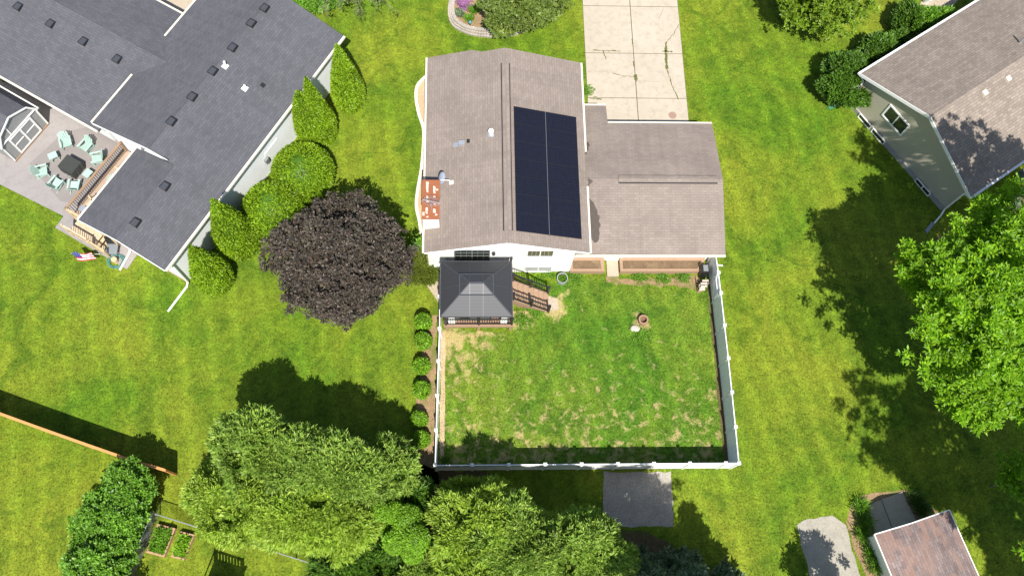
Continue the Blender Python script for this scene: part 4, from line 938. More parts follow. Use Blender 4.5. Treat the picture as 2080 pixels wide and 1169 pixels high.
# ================================================================== RIGHT HOUSE (beige siding)
rh = thing('beige_house', 'house with beige siding, tan shingle roof and a gable window', 'house', (25, 25, 0))
QN, QS = Vector((22.52, 27.93, 0)), Vector((27.55, 20.12, 0)); WQ = (QS-QN).length; eg = (QS-QN)/WQ; er = Vector((-eg.y, eg.x, 0)); QM = (QN+QS)/2; RZE, RZR = 2.9, 4.78
def rp_(s, z, d=0.0): return QM+eg*s+er*d+Vector((0, 0, z))
hq = WQ/2; kq = (RZR-RZE)/hq; zq = lambda s: RZR-abs(s)*kq
m = MB()
for s in (-1, 1):
    q = [rp_(s*hq, RZE), rp_(0, RZR), rp_(0, RZR, 18), rp_(s*hq, RZE, 18)]; m.slab(q if s > 0 else q[::-1], .15)
m.build('roof', RBROWN, rh)
hw2 = hq-.42
m = MB(); m.slab([rp_(-hw2, .3, .3), rp_(hw2, .3, .3), rp_(hw2, zq(hw2)-.16, .3), rp_(0, RZR-.17, .3), rp_(-hw2, zq(hw2)-.16, .3)], 0, er*16); m.build('wall', BSID, rh)
m = MB(); m.slab([rp_(-hw2+.03, 0, .2), rp_(hw2-.03, 0, .2), rp_(hw2-.03, .32, .2), rp_(-hw2+.03, .32, .2)], 0, er*16); m.build('foundation', FOUND, rh)
each('rake_board', WHITE, rh, [(rp_(s*hq, RZE-.06, -.02), rp_(0, RZR-.06, -.02), .04, .2) for s in (-1, 1)])
GUT = plain('white_gutter', (.74, .74, .73), .06, 2, .45)
for s in (-1, 1): MB().bar(rp_(s*(hq+.06), RZE-.06, -.05), rp_(s*(hq+.06), RZE-.06, 18), .12, .12).build('gutter', GUT, rh)
m = MB(); m.path([rp_(-hq-.05, RZE-.12, .1), rp_(-hw2-.05, RZE-.55, .24), rp_(-hw2-.05, .25, .24), rp_(-hw2-.25, .14, .0), rp_(-hw2-.3, .1, -.35)], .05); m.build('downspout', WHITE, rh)
m = MB(); m.path([rp_(hq+.05, RZE-.12, .1), rp_(hw2+.05, RZE-.5, .24), rp_(hw2+.05, .25, .24), rp_(hw2+.2, .14, -.1), rp_(hw2+.35, .1, -.75)], .05); m.build('downspout', WHITE, rh)
# gable window and basement windows set where they sit on the wall
pn = -er
def wq(px, py, d=.3): v = on_plane(px, py, rp_(0, 0, d), pn); return (v-QM).dot(eg), v.z
c = wq(1820.5, 245); framed(rh, rp_(c[0]-.78, c[1]-.48, .3), eg, (0, 0, 1), pn, 1.5, .98, 2, 1, fr=.1)
for px, py, w, nc in ((1755, 248, .95, 1), (1780.5, 281, 1.0, 1), (1872, 382, 1.1, 2)):
    c = wq(px, py, .2); framed(rh, rp_(c[0]-w/2, .04, .2), eg, (0, 0, 1), pn, w, .3, nc, 1, 'basement_window', .05)
for px, py in ((1998, 191), (2046, 162)):
    p = at(px, py, 4.5); s, d = (p-QM).dot(eg), (p-QM).dot(er); z = zq(s); m = MB(); m.slab([rp_(s-.14, z+.14, d-.14), rp_(s+.14, z+.1, d-.14), rp_(s+.14, z+.1, d+.14), rp_(s-.14, z+.14, d+.14)], .2); m.build('roof_vent', CREAM, rh)
p = at(2068, 90, 4.3); s, d = (p-QM).dot(eg), (p-QM).dot(er); z = zq(s); MB().tube(rp_(s, z-.1, d), rp_(s, z+.75, d), .055, .05, 10).build('vent_pipe', GALV, rh)
tag(MB().slab([rp_(-hw2-.38, .1, -.35), rp_(-hw2-.2, .1, -.38), rp_(-hw2-.25, .06, -1.0), rp_(-hw2-.45, .06, -1.0)], .05).build('splash_block', GREENP), 'green plastic splash block below the beige house downspout', 'splash block')
tag(MB().slab([rp_(hw2+.2, .1, -.8), rp_(hw2+.42, .1, -.8), rp_(hw2+.6, .06, -1.5), rp_(hw2+.4, .06, -1.5)], .05).build('splash_block', STEEL), 'dark grey splash block by the lower corner of the beige house', 'splash block')
rb = thing('rain_barrel', 'grey blue rain barrel with a pale rim beside the beige house', 'barrel', tuple(at(2068, 356)))
c = at(2070, 362); MB().lathe(c, [(.3, 0), (.34, .3), (.34, .7), (.31, .95)], 20).build('body', plain('barrel_plastic', (.12, .16, .18), .1, 3, .4), rb); MB().ring(c, .24, .33, .95, .99, 20).build('rim', GUT, rb)
for i, (px, py, r_, lab) in enumerate(((1951, 471, .2, 'dark pot of blue green leaves lowest in the shaded bed under the big tree'), (1977, 455, .22, 'dark empty pot with a pale rim in the shaded bed'), (2031, 419, .24, 'dark round tub near the middle of the shaded bed'), (1963, 467, .19, 'dark empty pot between the leafy pot and the pale rimmed pot'), (2015, 425, .2, 'dark pot of grey leaves beside the round tub'))):
    t = thing('plant_pot', lab, 'pot', tuple(at(px, py)), 'pots in the shaded bed'); c = at(px, py); MB().lathe(c, [(r_*.75, 0), (r_, .36)], 16).ring(c, r_*.86, r_*1.06, .36, .4, 16).build('pot', BLACK, t)
    MB().lathe(c, [(r_*.8, .361), (r_*.8, .372)], 12).build('soil_fill', SOIL, t)
    if i in (0, 4):
        a = np.array(c)+np.column_stack([rng.normal(0, r_*.5, (50, 2)), rng.uniform(.36, .55, 50)]); Q, D, Ls, Ws = sprays(a, np.tile([0, 0, 1.], (50, 1)), 4, .14, .06, .9); leaf_mesh('plant', Q, D, Ls, Ws, L_SPR, t)
# white pots by the porch
for px, py, lab in ((1853, 38, 'white planter pot among the shrubs by the porch slab'), (1880, 4, 'white tub at the edge of the porch slab, at the top of the photo')):
    t = thing('plant_pot', lab, 'pot', tuple(at(px, py))); c = at(px, py); MB().lathe(c, [(.2, 0), (.27, .5)], 18).ring(c, .22, .3, .5, .55, 18).build('pot', WHITE, t); MB().lathe(c, [(.21, .501), (.21, .51)], 12).build('soil_fill', SOIL, t)

# ================================================================== LOWER RIGHT SHED
sh = thing('white_shed', 'white garden shed with worn reddish shingle roof beside a concrete apron', 'shed', (21.5, 1, 0))
ea = Vector((.963, .27, 0)); eb2 = Vector((.27, -.963, 0)); O = Vector((20.15, 2.3, 0)); 
def sq(a, b_, z=0.0): return O+ea*a+eb2*b_+Vector((0, 0, z))
WA, RD, RA, ZS, ZG = 3.55, 4.2, 1.35, 1.85, 2.45
MB().slab([sq(0, 0), sq(WA, 0), sq(WA, 0, ZS), sq(RA, 0, ZG-.1), sq(0, 0, ZS)], 0, eb2*RD).build('wall', WHITE, sh)
q = lambda a: ZS+.05+(a+.35)*(ZG-ZS)/(RA+.35) if a <= RA else ZG+.05-(a-RA)*(ZG-ZS)/(WA+.2-RA)
m = MB(); m.slab([sq(-.3, -.12, q(-.3)), sq(-.3, RD+.2, q(-.3)), sq(RA, RD+.2, q(RA)), sq(RA, -.12, q(RA))], .07); m.slab([sq(RA, -.12, q(RA)), sq(RA, RD+.2, q(RA)), sq(WA+.25, RD+.2, q(WA+.25)), sq(WA+.25, -.12, q(WA+.25))], .07); m.build('roof', SHEDR, sh)
m = []; m.append((sq(-.33, -.15, q(-.3)-.04), sq(-.33, RD+.2, q(-.3)-.04), .05, .12)); m.append((sq(-.3, -.15, q(-.3)-.04), sq(RA, -.15, q(RA)-.04), .05, .12)); m.append((sq(RA, -.15, q(RA)-.04), sq(WA+.25, -.15, q(WA+.25)-.04), .05, .12)); m.append((sq(WA+.28, -.15, q(WA+.25)-.04), sq(WA+.28, RD+.2, q(WA+.25)-.04), .05, .12)); each('fascia', WHITE, sh, m)
m = MB()
for a0, a1 in ((.55, 1.5), (1.53, 2.5)): MB().slab([sq(a0, -.005, .05), sq(a1, -.005, .05), sq(a1, -.005, 1.75), sq(a0, -.005, 1.75)], 0, -eb2*.03).build('door', WHITE, sh)
m = MB(); z = 1.95; pts = [(1.95, 0), (2.02, .13), (1.98, .22), (1.9, .2), (1.88, .1), (1.8, .08), (1.72, .16), (1.66, .12), (1.7, .05), (1.78, 0)]
m.slab([sq(a, -.035, z+h-.1) for a, h in pts], 0, -eb2*.02); m.build('ornament', BLACK, sh)

# ================================================================== PLANTS
def shell_points(prof, h, n, seed, bump=.09, nb=26):
    """points on a bumpy surface of revolution prof(t) -> radius"""
    g = np.random.default_rng(seed); t = g.uniform(0, 1, n*3); rr = prof(t); sl = (prof(np.minimum(t+.01, 1))-prof(np.maximum(t-.01, 0)))/.02; wt = (rr+.03)*np.sqrt(h*h+np.minimum(sl*sl, 60)); keep = g.uniform(0, 1, n*3) < wt/np.percentile(wt, 97); t = t[keep]; g.shuffle(t); t = t[:n]; rr = prof(t); n = len(t)
    a = g.uniform(0, 6.283, n); ba, bt, bm = g.uniform(0, 6.283, nb), g.uniform(0, 1, nb), g.uniform(-1, 1, nb)
    da = np.abs((a[:, None]-ba+np.pi) % 6.283-np.pi); b_ = (np.exp(-(da/.45)**2-((t[:, None]-bt)/.09)**2)*bm).sum(1)*bump
    r = rr*(1+b_)*g.uniform(.9, 1.02, n); P = np.column_stack([r*np.cos(a), r*np.sin(a), t*h]); N = np.column_stack([np.cos(a), np.sin(a), np.zeros(n)])
    return P, N, t
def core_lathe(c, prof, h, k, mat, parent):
    m = MB(); m.lathe(c, [(max(.005, float(prof(np.array([t]))[0])*k), t*h*.97) for t in np.linspace(.01, .98, 14)], 16); return m.build('shade_core', mat, parent, True)  # dark solid core: shade between the leaves painted into its colour
def clipped(name, label, cat, base, h, rad, seed, mat, n, prof, lw=(.15, .06), up=.55, group=None, bump=.09):
    t = thing(name, label, cat, tuple(base), group); b = np.array(base)
    P, N, tt = shell_points(lambda x: prof(x)*rad, h, n, seed, bump)
    A = N*(1-up)+np.array([0, 0, 1.])*up+rng.normal(0, .7, P.shape)
    # surface slope lets leaves near the tip point up, near the foot point out
    leaf_mesh('foliage', P+b, A, lw[0]*rng.uniform(.7, 1.25, len(P)), lw[1]*rng.uniform(.8, 1.2, len(P)), mat, t, .15, (N*.75+np.array([0, -.1, .55]))*.6)
    core_lathe(b, lambda x: prof(x)*rad, h, .86, L_YEW_SHADE, t)
    MB().tube(b, Vector(b)+Vector((0, 0, h*.5)), .07, .04, 7).build('trunk', BARK, t); return t
cone = lambda t: (1-t**1.25)*(.74+.32*np.minimum(1, t*4))
ball = lambda t: np.sqrt(np.clip(1-(2*np.clip(t, 0, 1)-.92)**2/1.18, .0, 1))
egg = lambda t: np.sqrt(np.clip(1-(t*1.02-.25)**2/.61, 0, 1))
G_ARB = 'clipped arborvitae along the white wall'
clipped('arborvitae', 'tall cone shaped arborvitae farthest up the white wall, standing apart at the roof corner', 'shrub', at(712, 206), 5.7, 1.08, 1, L_ARB, 10500, cone, group=G_ARB)
clipped('arborvitae', 'tall cone shaped arborvitae leaning against a shorter one, lawn side of the pair', 'shrub', at(658, 274), 6.0, .98, 2, L_ARB, 9500, cone, group=G_ARB)
clipped('arborvitae', 'shorter rounded cone arborvitae on the house side of the close pair', 'shrub', at(637, 280), 5.0, .82, 3, L_ARB, 7500, lambda t: (1-t**2.4)*(.75+.25*np.minimum(1, t*5)), group=G_ARB)
clipped('round_shrub', 'upper of two big ball shaped clipped shrubs beside the white wall', 'shrub', at(624, 371), 2.8, 1.66, 4, L_ARB, 12000, ball, up=.45, group=G_ARB, bump=.04)
clipped('round_shrub', 'lower of two big ball shaped clipped shrubs, touching the purple maple', 'shrub', at(566, 447), 2.9, 1.6, 5, L_ARB, 11000, ball, up=.45, group=G_ARB, bump=.05)
clipped('arborvitae', 'fat double pointed arborvitae below the round shrubs', 'shrub', at(492, 498), 6.0, 1.28, 6, L_ARB, 10500, cone, group=G_ARB, bump=.13)
clipped('arborvitae', 'slim side arborvitae tucked against the fat double pointed one on the wall side', 'shrub', at(486, 500), 4.7, 1.1, 7, L_ARB, 5600, cone, group=G_ARB)
clipped('arborvitae', 'lowest cone shaped arborvitae beside the downspout at the house corner', 'shrub', at(442, 570), 5.0, 1.12, 8, L_ARB, 9000, cone, group=G_ARB, bump=.13)
hl = ['nearest the gazebo in the row by the white fence', 'second from the gazebo in the row by the white fence', 'third from the gazebo by the white fence', 'fourth from the gazebo, above the tree shadow', 'fifth from the gazebo, at the tree shadow edge', 'farthest from the gazebo, at the cedar end']
for i, (px, py) in enumerate(((860, 655), (860, 692), (857, 743), (857, 791), (852, 851), (857, 890))):
    clipped('globe_shrub', 'small round bright green shrub '+hl[i], 'shrub', at(px, py+3), 1.15-.05*(i % 3), .42-.03*(i > 3), 20+i, L_GLO, 1700, egg, (.12, .06), .4, 'small shrubs along the white fence', .12)

def tree(name, label, cat, base, crowns, mat, seed, kind, trunk=(.18, .6), limbs=6, group=None, dense=1.0, barkm=BARK, size=1.0, gap=0):
    """crowns: list of (centre, radii, n tufts, lump amp)"""
    t = thing(name, label, cat, tuple(base), group); base = Vector(base); QQ, DD, LL, WW = [], [], [], []
    for i, (c, rad, n, amp) in enumerate(crowns):
        c = np.array(c); n = int(n*dense); sg = np.random.default_rng(seed*31+i)
        if kind in ('ash', 'maple', 'broad'):
            m_ = {'ash': 9, 'maple': 8, 'broad': 8}[kind]; C0, A0 = lumpy(max(8, n*2//m_), c, rad, 16, amp, .6, -.5, seed*31+i, gap or .3)
            rr = {'ash': .34, 'maple': .26, 'broad': .24}[kind]*size; d = unit(sg.normal(size=(len(C0), m_, 3))); d[..., 2] = np.abs(d[..., 2])*.8; P = (C0[:, None]+d*rr*sg.uniform(.3, 1, (len(C0), m_, 1))).reshape(-1, 3); A = unit(np.repeat(A0, m_, 0)*.5+d.reshape(-1, 3)*.6)
        else: P, A = lumpy(n*3, c, rad, 18, amp, .62, -.5, seed*31+i, gap or .35)
        if kind == 'cedar': A = unit(A+np.array([.0, .0, .3])+rng.normal(0, .4, A.shape)); Q, D, L, W = sprays(P, A, 7, .24*size, .05*size, .6)
        elif kind == 'ash': A = unit(A*.6+np.array([0, 0, .6])+rng.normal(0, .3, A.shape)); Q, D, L, W = sprays(P, A, 7, .24*size, .085*size, 1.05)
        elif kind == 'maple': A = unit(A*.7+np.array([0, 0, .5])+rng.normal(0, .35, A.shape)); Q, D, L, W = sprays(P, A, 5, .135*size, .085*size, 1.0)
        elif kind == 'yew': A = unit(A+np.array([0, 0, .25])+rng.normal(0, .4, A.shape)); Q, D, L, W = sprays(P, A, 6, .25*size, .07*size, .6)
        else: A = unit(A*.8+np.array([0, 0, .4])+rng.normal(0, .35, A.shape)); Q, D, L, W = sprays(P, A, 5, .17*size, .085*size, .95)
        QQ.append(Q); DD.append(D); LL.append(L); WW.append(W)
        # sparser inner leaves so the crown has depth
        P2, A2 = lumpy(n//4, c, [x*.72 for x in rad], 8, .1, .3, -.7, seed*77+i); Q, D, L, W = sprays(P2, A2, 5, .4*size, .2*size, .9); QQ.append(Q); DD.append(D); LL.append(L); WW.append(W)
    leaf_mesh('crown', np.concatenate(QQ), np.concatenate(DD), np.concatenate(LL), np.concatenate(WW), mat, t, .1)
    top = Vector(crowns[0][0])+Vector((0, 0, crowns[0][1][2]*.35)); trunk_mb(base, top, trunk[0], limbs, crowns[0][1][0]*trunk[1], seed).build('trunk', barkm, t)
    return t
def ground_under(p): return (p[0], p[1], 0)
# purple maple
c = at(691, 532, 3.5)
tree('purple_maple', 'round dark purple maple tree on the lawn between the two houses', 'tree', ground_under(c), [((c.x, c.y, 3.7), (3.08, 2.95, 2.65), 7200, .28), ((c.x+.2, c.y-1.6, 2.8), (1.8, 1.4, 1.6), 1600, .34), ((c.x-1.4, c.y-.3, 2.9), (1.0, 1.2, 1.3), 650, .4)], L_PUR, 5, 'maple', (.2, .6), 7)
# cedar clump, left
def cedar(px, py, z, rad, n, label, mat=L_CED, seed=1, extra=(), size=1.0, amp=.34):
    c = at(px, py, z); cr = [((c.x, c.y, z), rad, n, amp)]
    for (dx, dy, dz, r2, n2) in extra: cr.append(((c.x+dx, c.y+dy, z+dz), r2, n2, amp))
    return tree('cedar_tree', label, 'tree', ground_under(c), cr, mat, seed, 'cedar', (.17, .5), 5, 'feathery cedars behind the white fence', size=size)
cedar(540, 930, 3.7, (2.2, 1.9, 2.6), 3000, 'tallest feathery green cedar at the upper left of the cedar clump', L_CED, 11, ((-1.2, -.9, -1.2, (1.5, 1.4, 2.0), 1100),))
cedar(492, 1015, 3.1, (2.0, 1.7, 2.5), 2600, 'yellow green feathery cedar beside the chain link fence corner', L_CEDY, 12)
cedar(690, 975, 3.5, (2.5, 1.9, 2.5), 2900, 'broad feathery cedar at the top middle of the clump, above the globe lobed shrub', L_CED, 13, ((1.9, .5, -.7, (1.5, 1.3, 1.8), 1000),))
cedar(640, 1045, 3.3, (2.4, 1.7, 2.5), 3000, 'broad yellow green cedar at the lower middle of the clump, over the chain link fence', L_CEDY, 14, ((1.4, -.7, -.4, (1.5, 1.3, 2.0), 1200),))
cedar(786, 962, 2.2, (1.2, 1.2, 1.8), 1200, 'dark shaded cedar at the clump edge nearest the white fence corner', L_YEW_SHADE, 15)  # darker leaf colour paints in the shade this cedar stands in
cedar(842, 1015, 1.8, (.9, .9, 1.3), 800, 'small dark shaded cedar between the globe lobed shrub and the fence corner', L_YEW_SHADE, 16)  # shade painted by the darker leaf colour here too
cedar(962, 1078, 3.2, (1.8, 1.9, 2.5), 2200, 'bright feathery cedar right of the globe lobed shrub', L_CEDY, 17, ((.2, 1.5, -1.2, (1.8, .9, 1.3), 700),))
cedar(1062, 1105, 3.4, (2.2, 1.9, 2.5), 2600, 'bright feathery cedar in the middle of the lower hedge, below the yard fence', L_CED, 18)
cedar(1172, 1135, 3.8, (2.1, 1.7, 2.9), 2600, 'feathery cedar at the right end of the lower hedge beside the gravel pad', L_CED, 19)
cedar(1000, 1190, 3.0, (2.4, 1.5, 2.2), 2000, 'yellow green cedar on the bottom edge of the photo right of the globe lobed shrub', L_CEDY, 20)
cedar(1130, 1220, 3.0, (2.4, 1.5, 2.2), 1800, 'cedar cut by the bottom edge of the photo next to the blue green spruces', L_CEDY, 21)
cedar(735, 1160, 1.6, (2.0, 1.4, 1.6), 1500, 'low dark cedar on the bottom edge of the photo left of the globe lobed shrub', L_YEW_SHADE, 22)
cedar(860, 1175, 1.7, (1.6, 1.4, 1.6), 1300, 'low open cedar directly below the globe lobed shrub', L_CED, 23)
# globe lobed shrub
c0 = at(812, 1058, 3.2); gs_ = thing('lobed_shrub', 'bright green shrub of rounded globe lobes between the two cedar masses', 'shrub', ground_under(c0)); Q_, D_, Nh_ = [], [], []
for i, (px, py, r_, z) in enumerate(((793, 1008, .8, 2.3), (770, 1038, .55, 2.6), (828, 1056, .9, 2.7), (786, 1072, .55, 2.5), (846, 1094, .8, 2.6), (803, 1100, .7, 2.7), (766, 1066, .45, 2.2), (838, 1122, .6, 2.3), (800, 1040, .6, 2.7))):
    z += .6+.55*((i*5) % 3); r_ *= .78; c = np.array(at(px, py, z)); g = np.random.default_rng(90+i); d = unit(g.normal(size=(3800, 3))); d = d[d[:, 2] > -.45]; P = c+d*r_*(g.uniform(.9, 1.03, len(d)))[:, None]*np.array([1, 1, .9]); Nh_.append(d*.8+np.array([0, 0, .4])); Q_.append(P); D_.append(d*.5+g.normal(0, .9, d.shape)); 
    MB().lathe(c, [(r_*.84*math.cos(x), r_*.76*math.sin(x)) for x in np.linspace(-1.5, 1.5, 9)], 14).build('shade_lobe', L_YEW_SHADE, gs_, True)  # dark core paints the shade behind the leaves of each lobe
Q_, D_, Nh = np.concatenate(Q_), np.concatenate(D_), np.concatenate(Nh_); leaf_mesh('foliage', Q_, D_, .09*rng.uniform(.7, 1.3, len(Q_)), .05, L_GLO, gs_, .15, Nh)
trunk_mb(ground_under(c0), c0, .12, 5, .7, 3).build('trunk', BARK, gs_)
# blue green spruces with upright tips
def spruce(px, py, h, rad, label, seed):
    b_ = at(px, py); t = thing('blue_spruce', label, 'tree', tuple(b_), 'blue green spruces beside the gravel pad'); g = np.random.default_rng(seed); Q, A = [], []; br = MB(); B = np.array(b_)
    for lv in range(11):
        z = .5+(h-.7)*lv/10; R_ = rad*(1-.86*lv/10); nb = max(4, int(10-lv*.5))
        for k in range(nb):
            a = 6.283*k/nb+lv*.7+g.normal(0, .12); L = R_*g.uniform(.75, 1.1); e = B+np.array([math.cos(a)*L, math.sin(a)*L, z+L*.28]); s = B+np.array([0, 0, z]); br.tube(s, e, .03, .012, 4, False)
            n = int(26*L)+8; f = g.uniform(.25, 1, n); dirv = unit((e-s)[None, :])[0]
            Q.append(s+(e-s)*f[:, None]+g.normal(0, .05, (n, 3))); A.append(dirv*.8+np.array([0, 0, .35])+g.normal(0, .35, (n, 3)))
    Q.append(B+np.column_stack([g.normal(0, .05, (30, 2)), g.uniform(h-.7, h, 30)])); A.append(np.tile([0, 0, 1.], (30, 1))+g.normal(0, .3, (30, 3)))
    Q, A = np.concatenate(Q), np.concatenate(A); q, d, l, w = sprays(Q, A, 6, .3, .075, .5); leaf_mesh('needles', q, d, l, w, L_SPR, t, .1); br.tube(b_, b_+Vector((0, 0, h)), .13, .02, 8); br.build('trunk', BARK, t)
spruce(1285, 1180, 6.0, 1.6, 'blue green spruce just below the gravel pad, leftmost of the three', 1); spruce(1355, 1185, 6.6, 1.8, 'tall blue green spruce in the middle, below the right side of the gravel pad', 2); spruce(1430, 1215, 6.8, 1.9, 'blue green spruce farthest right, throwing its shadow on the open lawn', 3)
# left broadleaf hedge
c = at(225, 1075, 1.6)
tree('broadleaf_hedge', 'glossy broadleaf hedge between the orange fence and the chain link fence', 'hedge', ground_under(c), [((*at(258, 990, 1.7)[:2], 1.5), (1.15, 1.1, 1.5), 1300, .3), ((*at(228, 1055, 1.7)[:2], 1.5), (1.45, 1.3, 1.6), 1700, .3), ((*at(205, 1130, 1.7)[:2], 1.5), (1.5, 1.3, 1.6), 1700, .3), ((*at(190, 1210, 1.7)[:2], 1.5), (1.5, 1.3, 1.6), 1300, .3)], L_HED, 31, 'broad', (.1, .6), 6)
# big ash on the right and its neighbours
tree('ash_tree', 'large bright green shade tree beside the beige house on the right edge', 'tree', (26.2, 11.3, 0), [((23.7, 12.3, 8.2), (3.6, 3.7, 2.9), 2300, .5), ((25.6, 9.6, 7.2), (2.9, 2.4, 2.1), 1100, .5), ((23.4, 8.4, 6.4), (2.0, 1.5, 1.5), 560, .5), ((26.0, 15.6, 7.4), (2.5, 2.2, 2.0), 900, .5), ((21.9, 14.0, 7.2), (1.6, 1.6, 1.5), 430, .5)], L_ASH, 41, 'ash', (.3, .6), 9)
tree('ash_tree', 'tall shade tree past the right edge whose shadow crosses the beige house roof', 'tree', (30.6, 16.6, 0), [((30.2, 15.8, 11), (3.2, 2.8, 2.6), 1200, .5), ((26.6, 15.8, 13.2), (2.1, 1.9, 1.6), 480, .5)], L_ASH, 42, 'ash', (.3, .6), 8, gap=.5)
tree('ash_tree', 'tall shade tree past the right edge whose dappled shadow falls above the white shed', 'tree', (29.5, -1.5, 0), [((26.6, -.6, 12), (4.6, 4.0, 2.8), 3000, .5)], L_ASH, 43, 'ash', (.3, .6), 8, gap=.4)
tree('ash_tree', 'tall shade tree past the lower right corner behind the white shed', 'tree', (31.5, -5, 0), [((30.2, -4.6, 11.5), (4.4, 4.0, 2.8), 2600, .5)], L_ASH, 44, 'ash', (.3, .6), 8, gap=.4)
tree('ash_tree', 'tall shade tree past the bottom edge whose shadow covers the gravel pad', 'tree', (7.4, -3.2, 0), [((8.7, -2.7, 10.4), (2.1, 2.2, 1.8), 800, .5)], L_ASH, 47, 'ash', (.25, .6), 7, gap=.5)
c = at(2075, 972, 3.0); tree('small_tree', 'small bright leafy tree cut by the right edge above the white shed', 'tree', (c.x+.2, c.y, 0), [((c.x+.5, c.y, 2.6), (1.3, 1.1, 1.2), 330, .4)], L_ASH, 46, 'broad', (.07, .6), 5)
tree('young_tree', 'small leafy tree past the bottom edge shading the end of the gravel path', 'tree', tuple(at(1672, 1262)), [((*at(1672, 1262)[:2], 3.6), (1.3, 1.3, 1.4), 420, .4)], L_ASH, 45, 'ash', (.1, .6), 5)
# yews by the beige house
def yew(px, py, z, rad, n, label, seed, mat=L_YEW_SHADE):
    c = at(px, py, z); return tree('yew_shrub', label, 'shrub', ground_under(c), [((c.x, c.y, z), rad, n, .36)], mat, seed, 'yew', (.07, .6), 5, 'dark shrubs along the beige house')
yew(1714, 172, 1.1, (1.5, 1.5, 1.3), 1100, 'largest dark green shrub at the corner of the beige house by the downspout', 51)
yew(1782, 112, .9, (1.0, .9, 1.0), 480, 'dark green shrub second from the beige house corner', 52); yew(1745, 135, .7, (.9, .7, .8), 330, 'low dark green shrub between the corner shrub and the next one', 53)
yew(1842, 45, .9, (.8, .9, 1.0), 420, 'dark green shrub in front of the white pot by the porch slab', 54); yew(1895, 50, .9, (1.2, .7, 1.0), 520, 'bright topped shrub under the eave between the white pot and the porch slab', 55, L_HED); yew(1820, 92, .6, (.8, .6, .7), 280, 'small dark shrub under the beige house eave below the white pot', 56)
# top edge trees
c = at(1640, -18, 2.6)
tree('yellow_green_tree', 'yellow green broadleaf tree cut by the top edge right of the driveway', 'tree', ground_under(c), [((c.x+.5, c.y-.2, 2.6), (2.9, 2.5, 2.3), 2700, .4)], L_YEL, 61, 'broad', (.15, .6), 6)
c = at(1060, 6, 2.0)
tree('crabapple_tree', 'olive green crabapple tree overhanging the stone edged flower bed', 'tree', ground_under(c), [((c.x, c.y, 2.0), (2.5, 1.9, 1.7), 2300, .36), ((c.x-1.0, c.y-.9, 1.4), (1.2, .9, 1.1), 500, .4)], L_CRAB, 62, 'broad', (.12, .6), 6)
# half bare tree at the top left
bt = thing('bare_tree', 'half bare drooping tree with grey twigs at the top edge by the charcoal roof', 'tree', tuple(at(712, -2))); b0 = at(712, -2); g = random.Random(9); m = MB(); m.tube(b0, b0+Vector((0, 0, 3)), .14, .1, 8); LP = []
def twig(p, d, L, r, lv):
    q = p+d*L; m.tube(p, q, r, r*.55, 5 if lv else 6, False)
    if lv >= 3:
        for k in range(3): LP.append(p.lerp(q, g.random()))
        return
    for k in range(4 if lv < 2 else 5):
        e = Vector((d.x+g.gauss(0, .38), d.y+g.gauss(0, .38), d.z-.16+g.gauss(0, .2))).normalized(); twig(p.lerp(q, g.uniform(.45, 1)), e, L*g.uniform(.5, .8), r*.5, lv+1)
for k in range(9): a = 6.283*k/9+.3; twig(b0+Vector((0, 0, g.uniform(2.2, 3))), Vector((math.cos(a), math.sin(a), .3)).normalized(), 1.7, .034, 0)
m.build('trunk', GREYB, bt); LPn = np.array([tuple(p) for p in LP]); LPn = LPn[rng.uniform(size=len(LPn)) < .3]; q, d, l, w = sprays(LPn, unit(rng.normal(size=LPn.shape)), 3, .16, .07, .9); leaf_mesh('leaves', q, d, l, w, L_CRAB, bt)
c = at(640, 0, .6); tree('low_shrub', 'low green shrub under the bare twigs at the top edge beside the charcoal roof', 'shrub', ground_under(c), [((c.x, c.y, .5), (1.3, .7, .6), 420, .4)], L_HED, 63, 'broad', (.05, .6), 4)
# juniper by the house corner
c = at(856, 538, .45); tree('juniper', 'low spreading yellow green juniper at the white house corner beside the gazebo', 'shrub', ground_under(c), [((c.x, c.y, .3), (1.05, 1.0, .55), 900, .3)], L_JUN, 64, 'cedar', (.05, .6), 4, size=.6)
c = at(857, 500, .4); tree('small_shrub', 'small bright green shrub at the end of the wavy edging above the juniper', 'shrub', ground_under(c), [((c.x, c.y, .35), (.4, .4, .4), 130, .3)], L_WEED, 65, 'broad', (.03, .6), 3)
# front flower bed with stone edging
fb = [(925, -50), (913, 0), (910, 30), (918, 52), (938, 66), (965, 74), (1000, 77), (1040, 74), (1075, 60), (1090, 30)]
cv = smooth_curve(atl(fb, 0), 6); sheet('flower_bed', [tuple(p) for p in cv]+[tuple(at(1090, -50))], MULCH, .008)
m = MB(); g = random.Random(12); ctr_ = at(1000, 0)
for lay in range(3):
    i = 0.0; acc = 0
    for a, b_ in zip(cv, cv[1:]):
        k = max(1, int((b_-a).length/.28)); inn = lambda p: (ctr_-p).normalized()
        for j in range(k):
            p, q = a.lerp(b_, j/k), a.lerp(b_, (j+.93)/k); off = .1*lay+g.uniform(-.015, .015); z = .13*(lay+1)+g.uniform(-.01, .01)
            p0, q0 = p+inn(p)*off, q+inn(q)*off; p1, q1 = p+inn(p)*(off+.22), q+inn(q)*(off+.22); u = Vector((0, 0, z)); m.slab([p0+u, p1+u, q1+u, q0+u], .13)
tag(m.build('stone_edging', STONE), 'curved stacked grey stone edging round the flower bed at the top edge', 'retaining wall')
def plant(name, px, py, r_, h, mat, n, label, cat='plant', L=.2, W=.06, sp=.8, k=5, group=None):
    b_ = at(px, py); t = thing(name, label, cat, tuple(b_), group); a = np.array(b_)+np.column_stack([rng.normal(0, r_*.45, (n, 2)), rng.uniform(.02, h*.5, n)]); Q, D, l, w = sprays(a, np.tile([0, 0, 1.], (n, 1)), k, L, W, sp); leaf_mesh('leaves', Q, D, l, w, mat, t, .1); return t
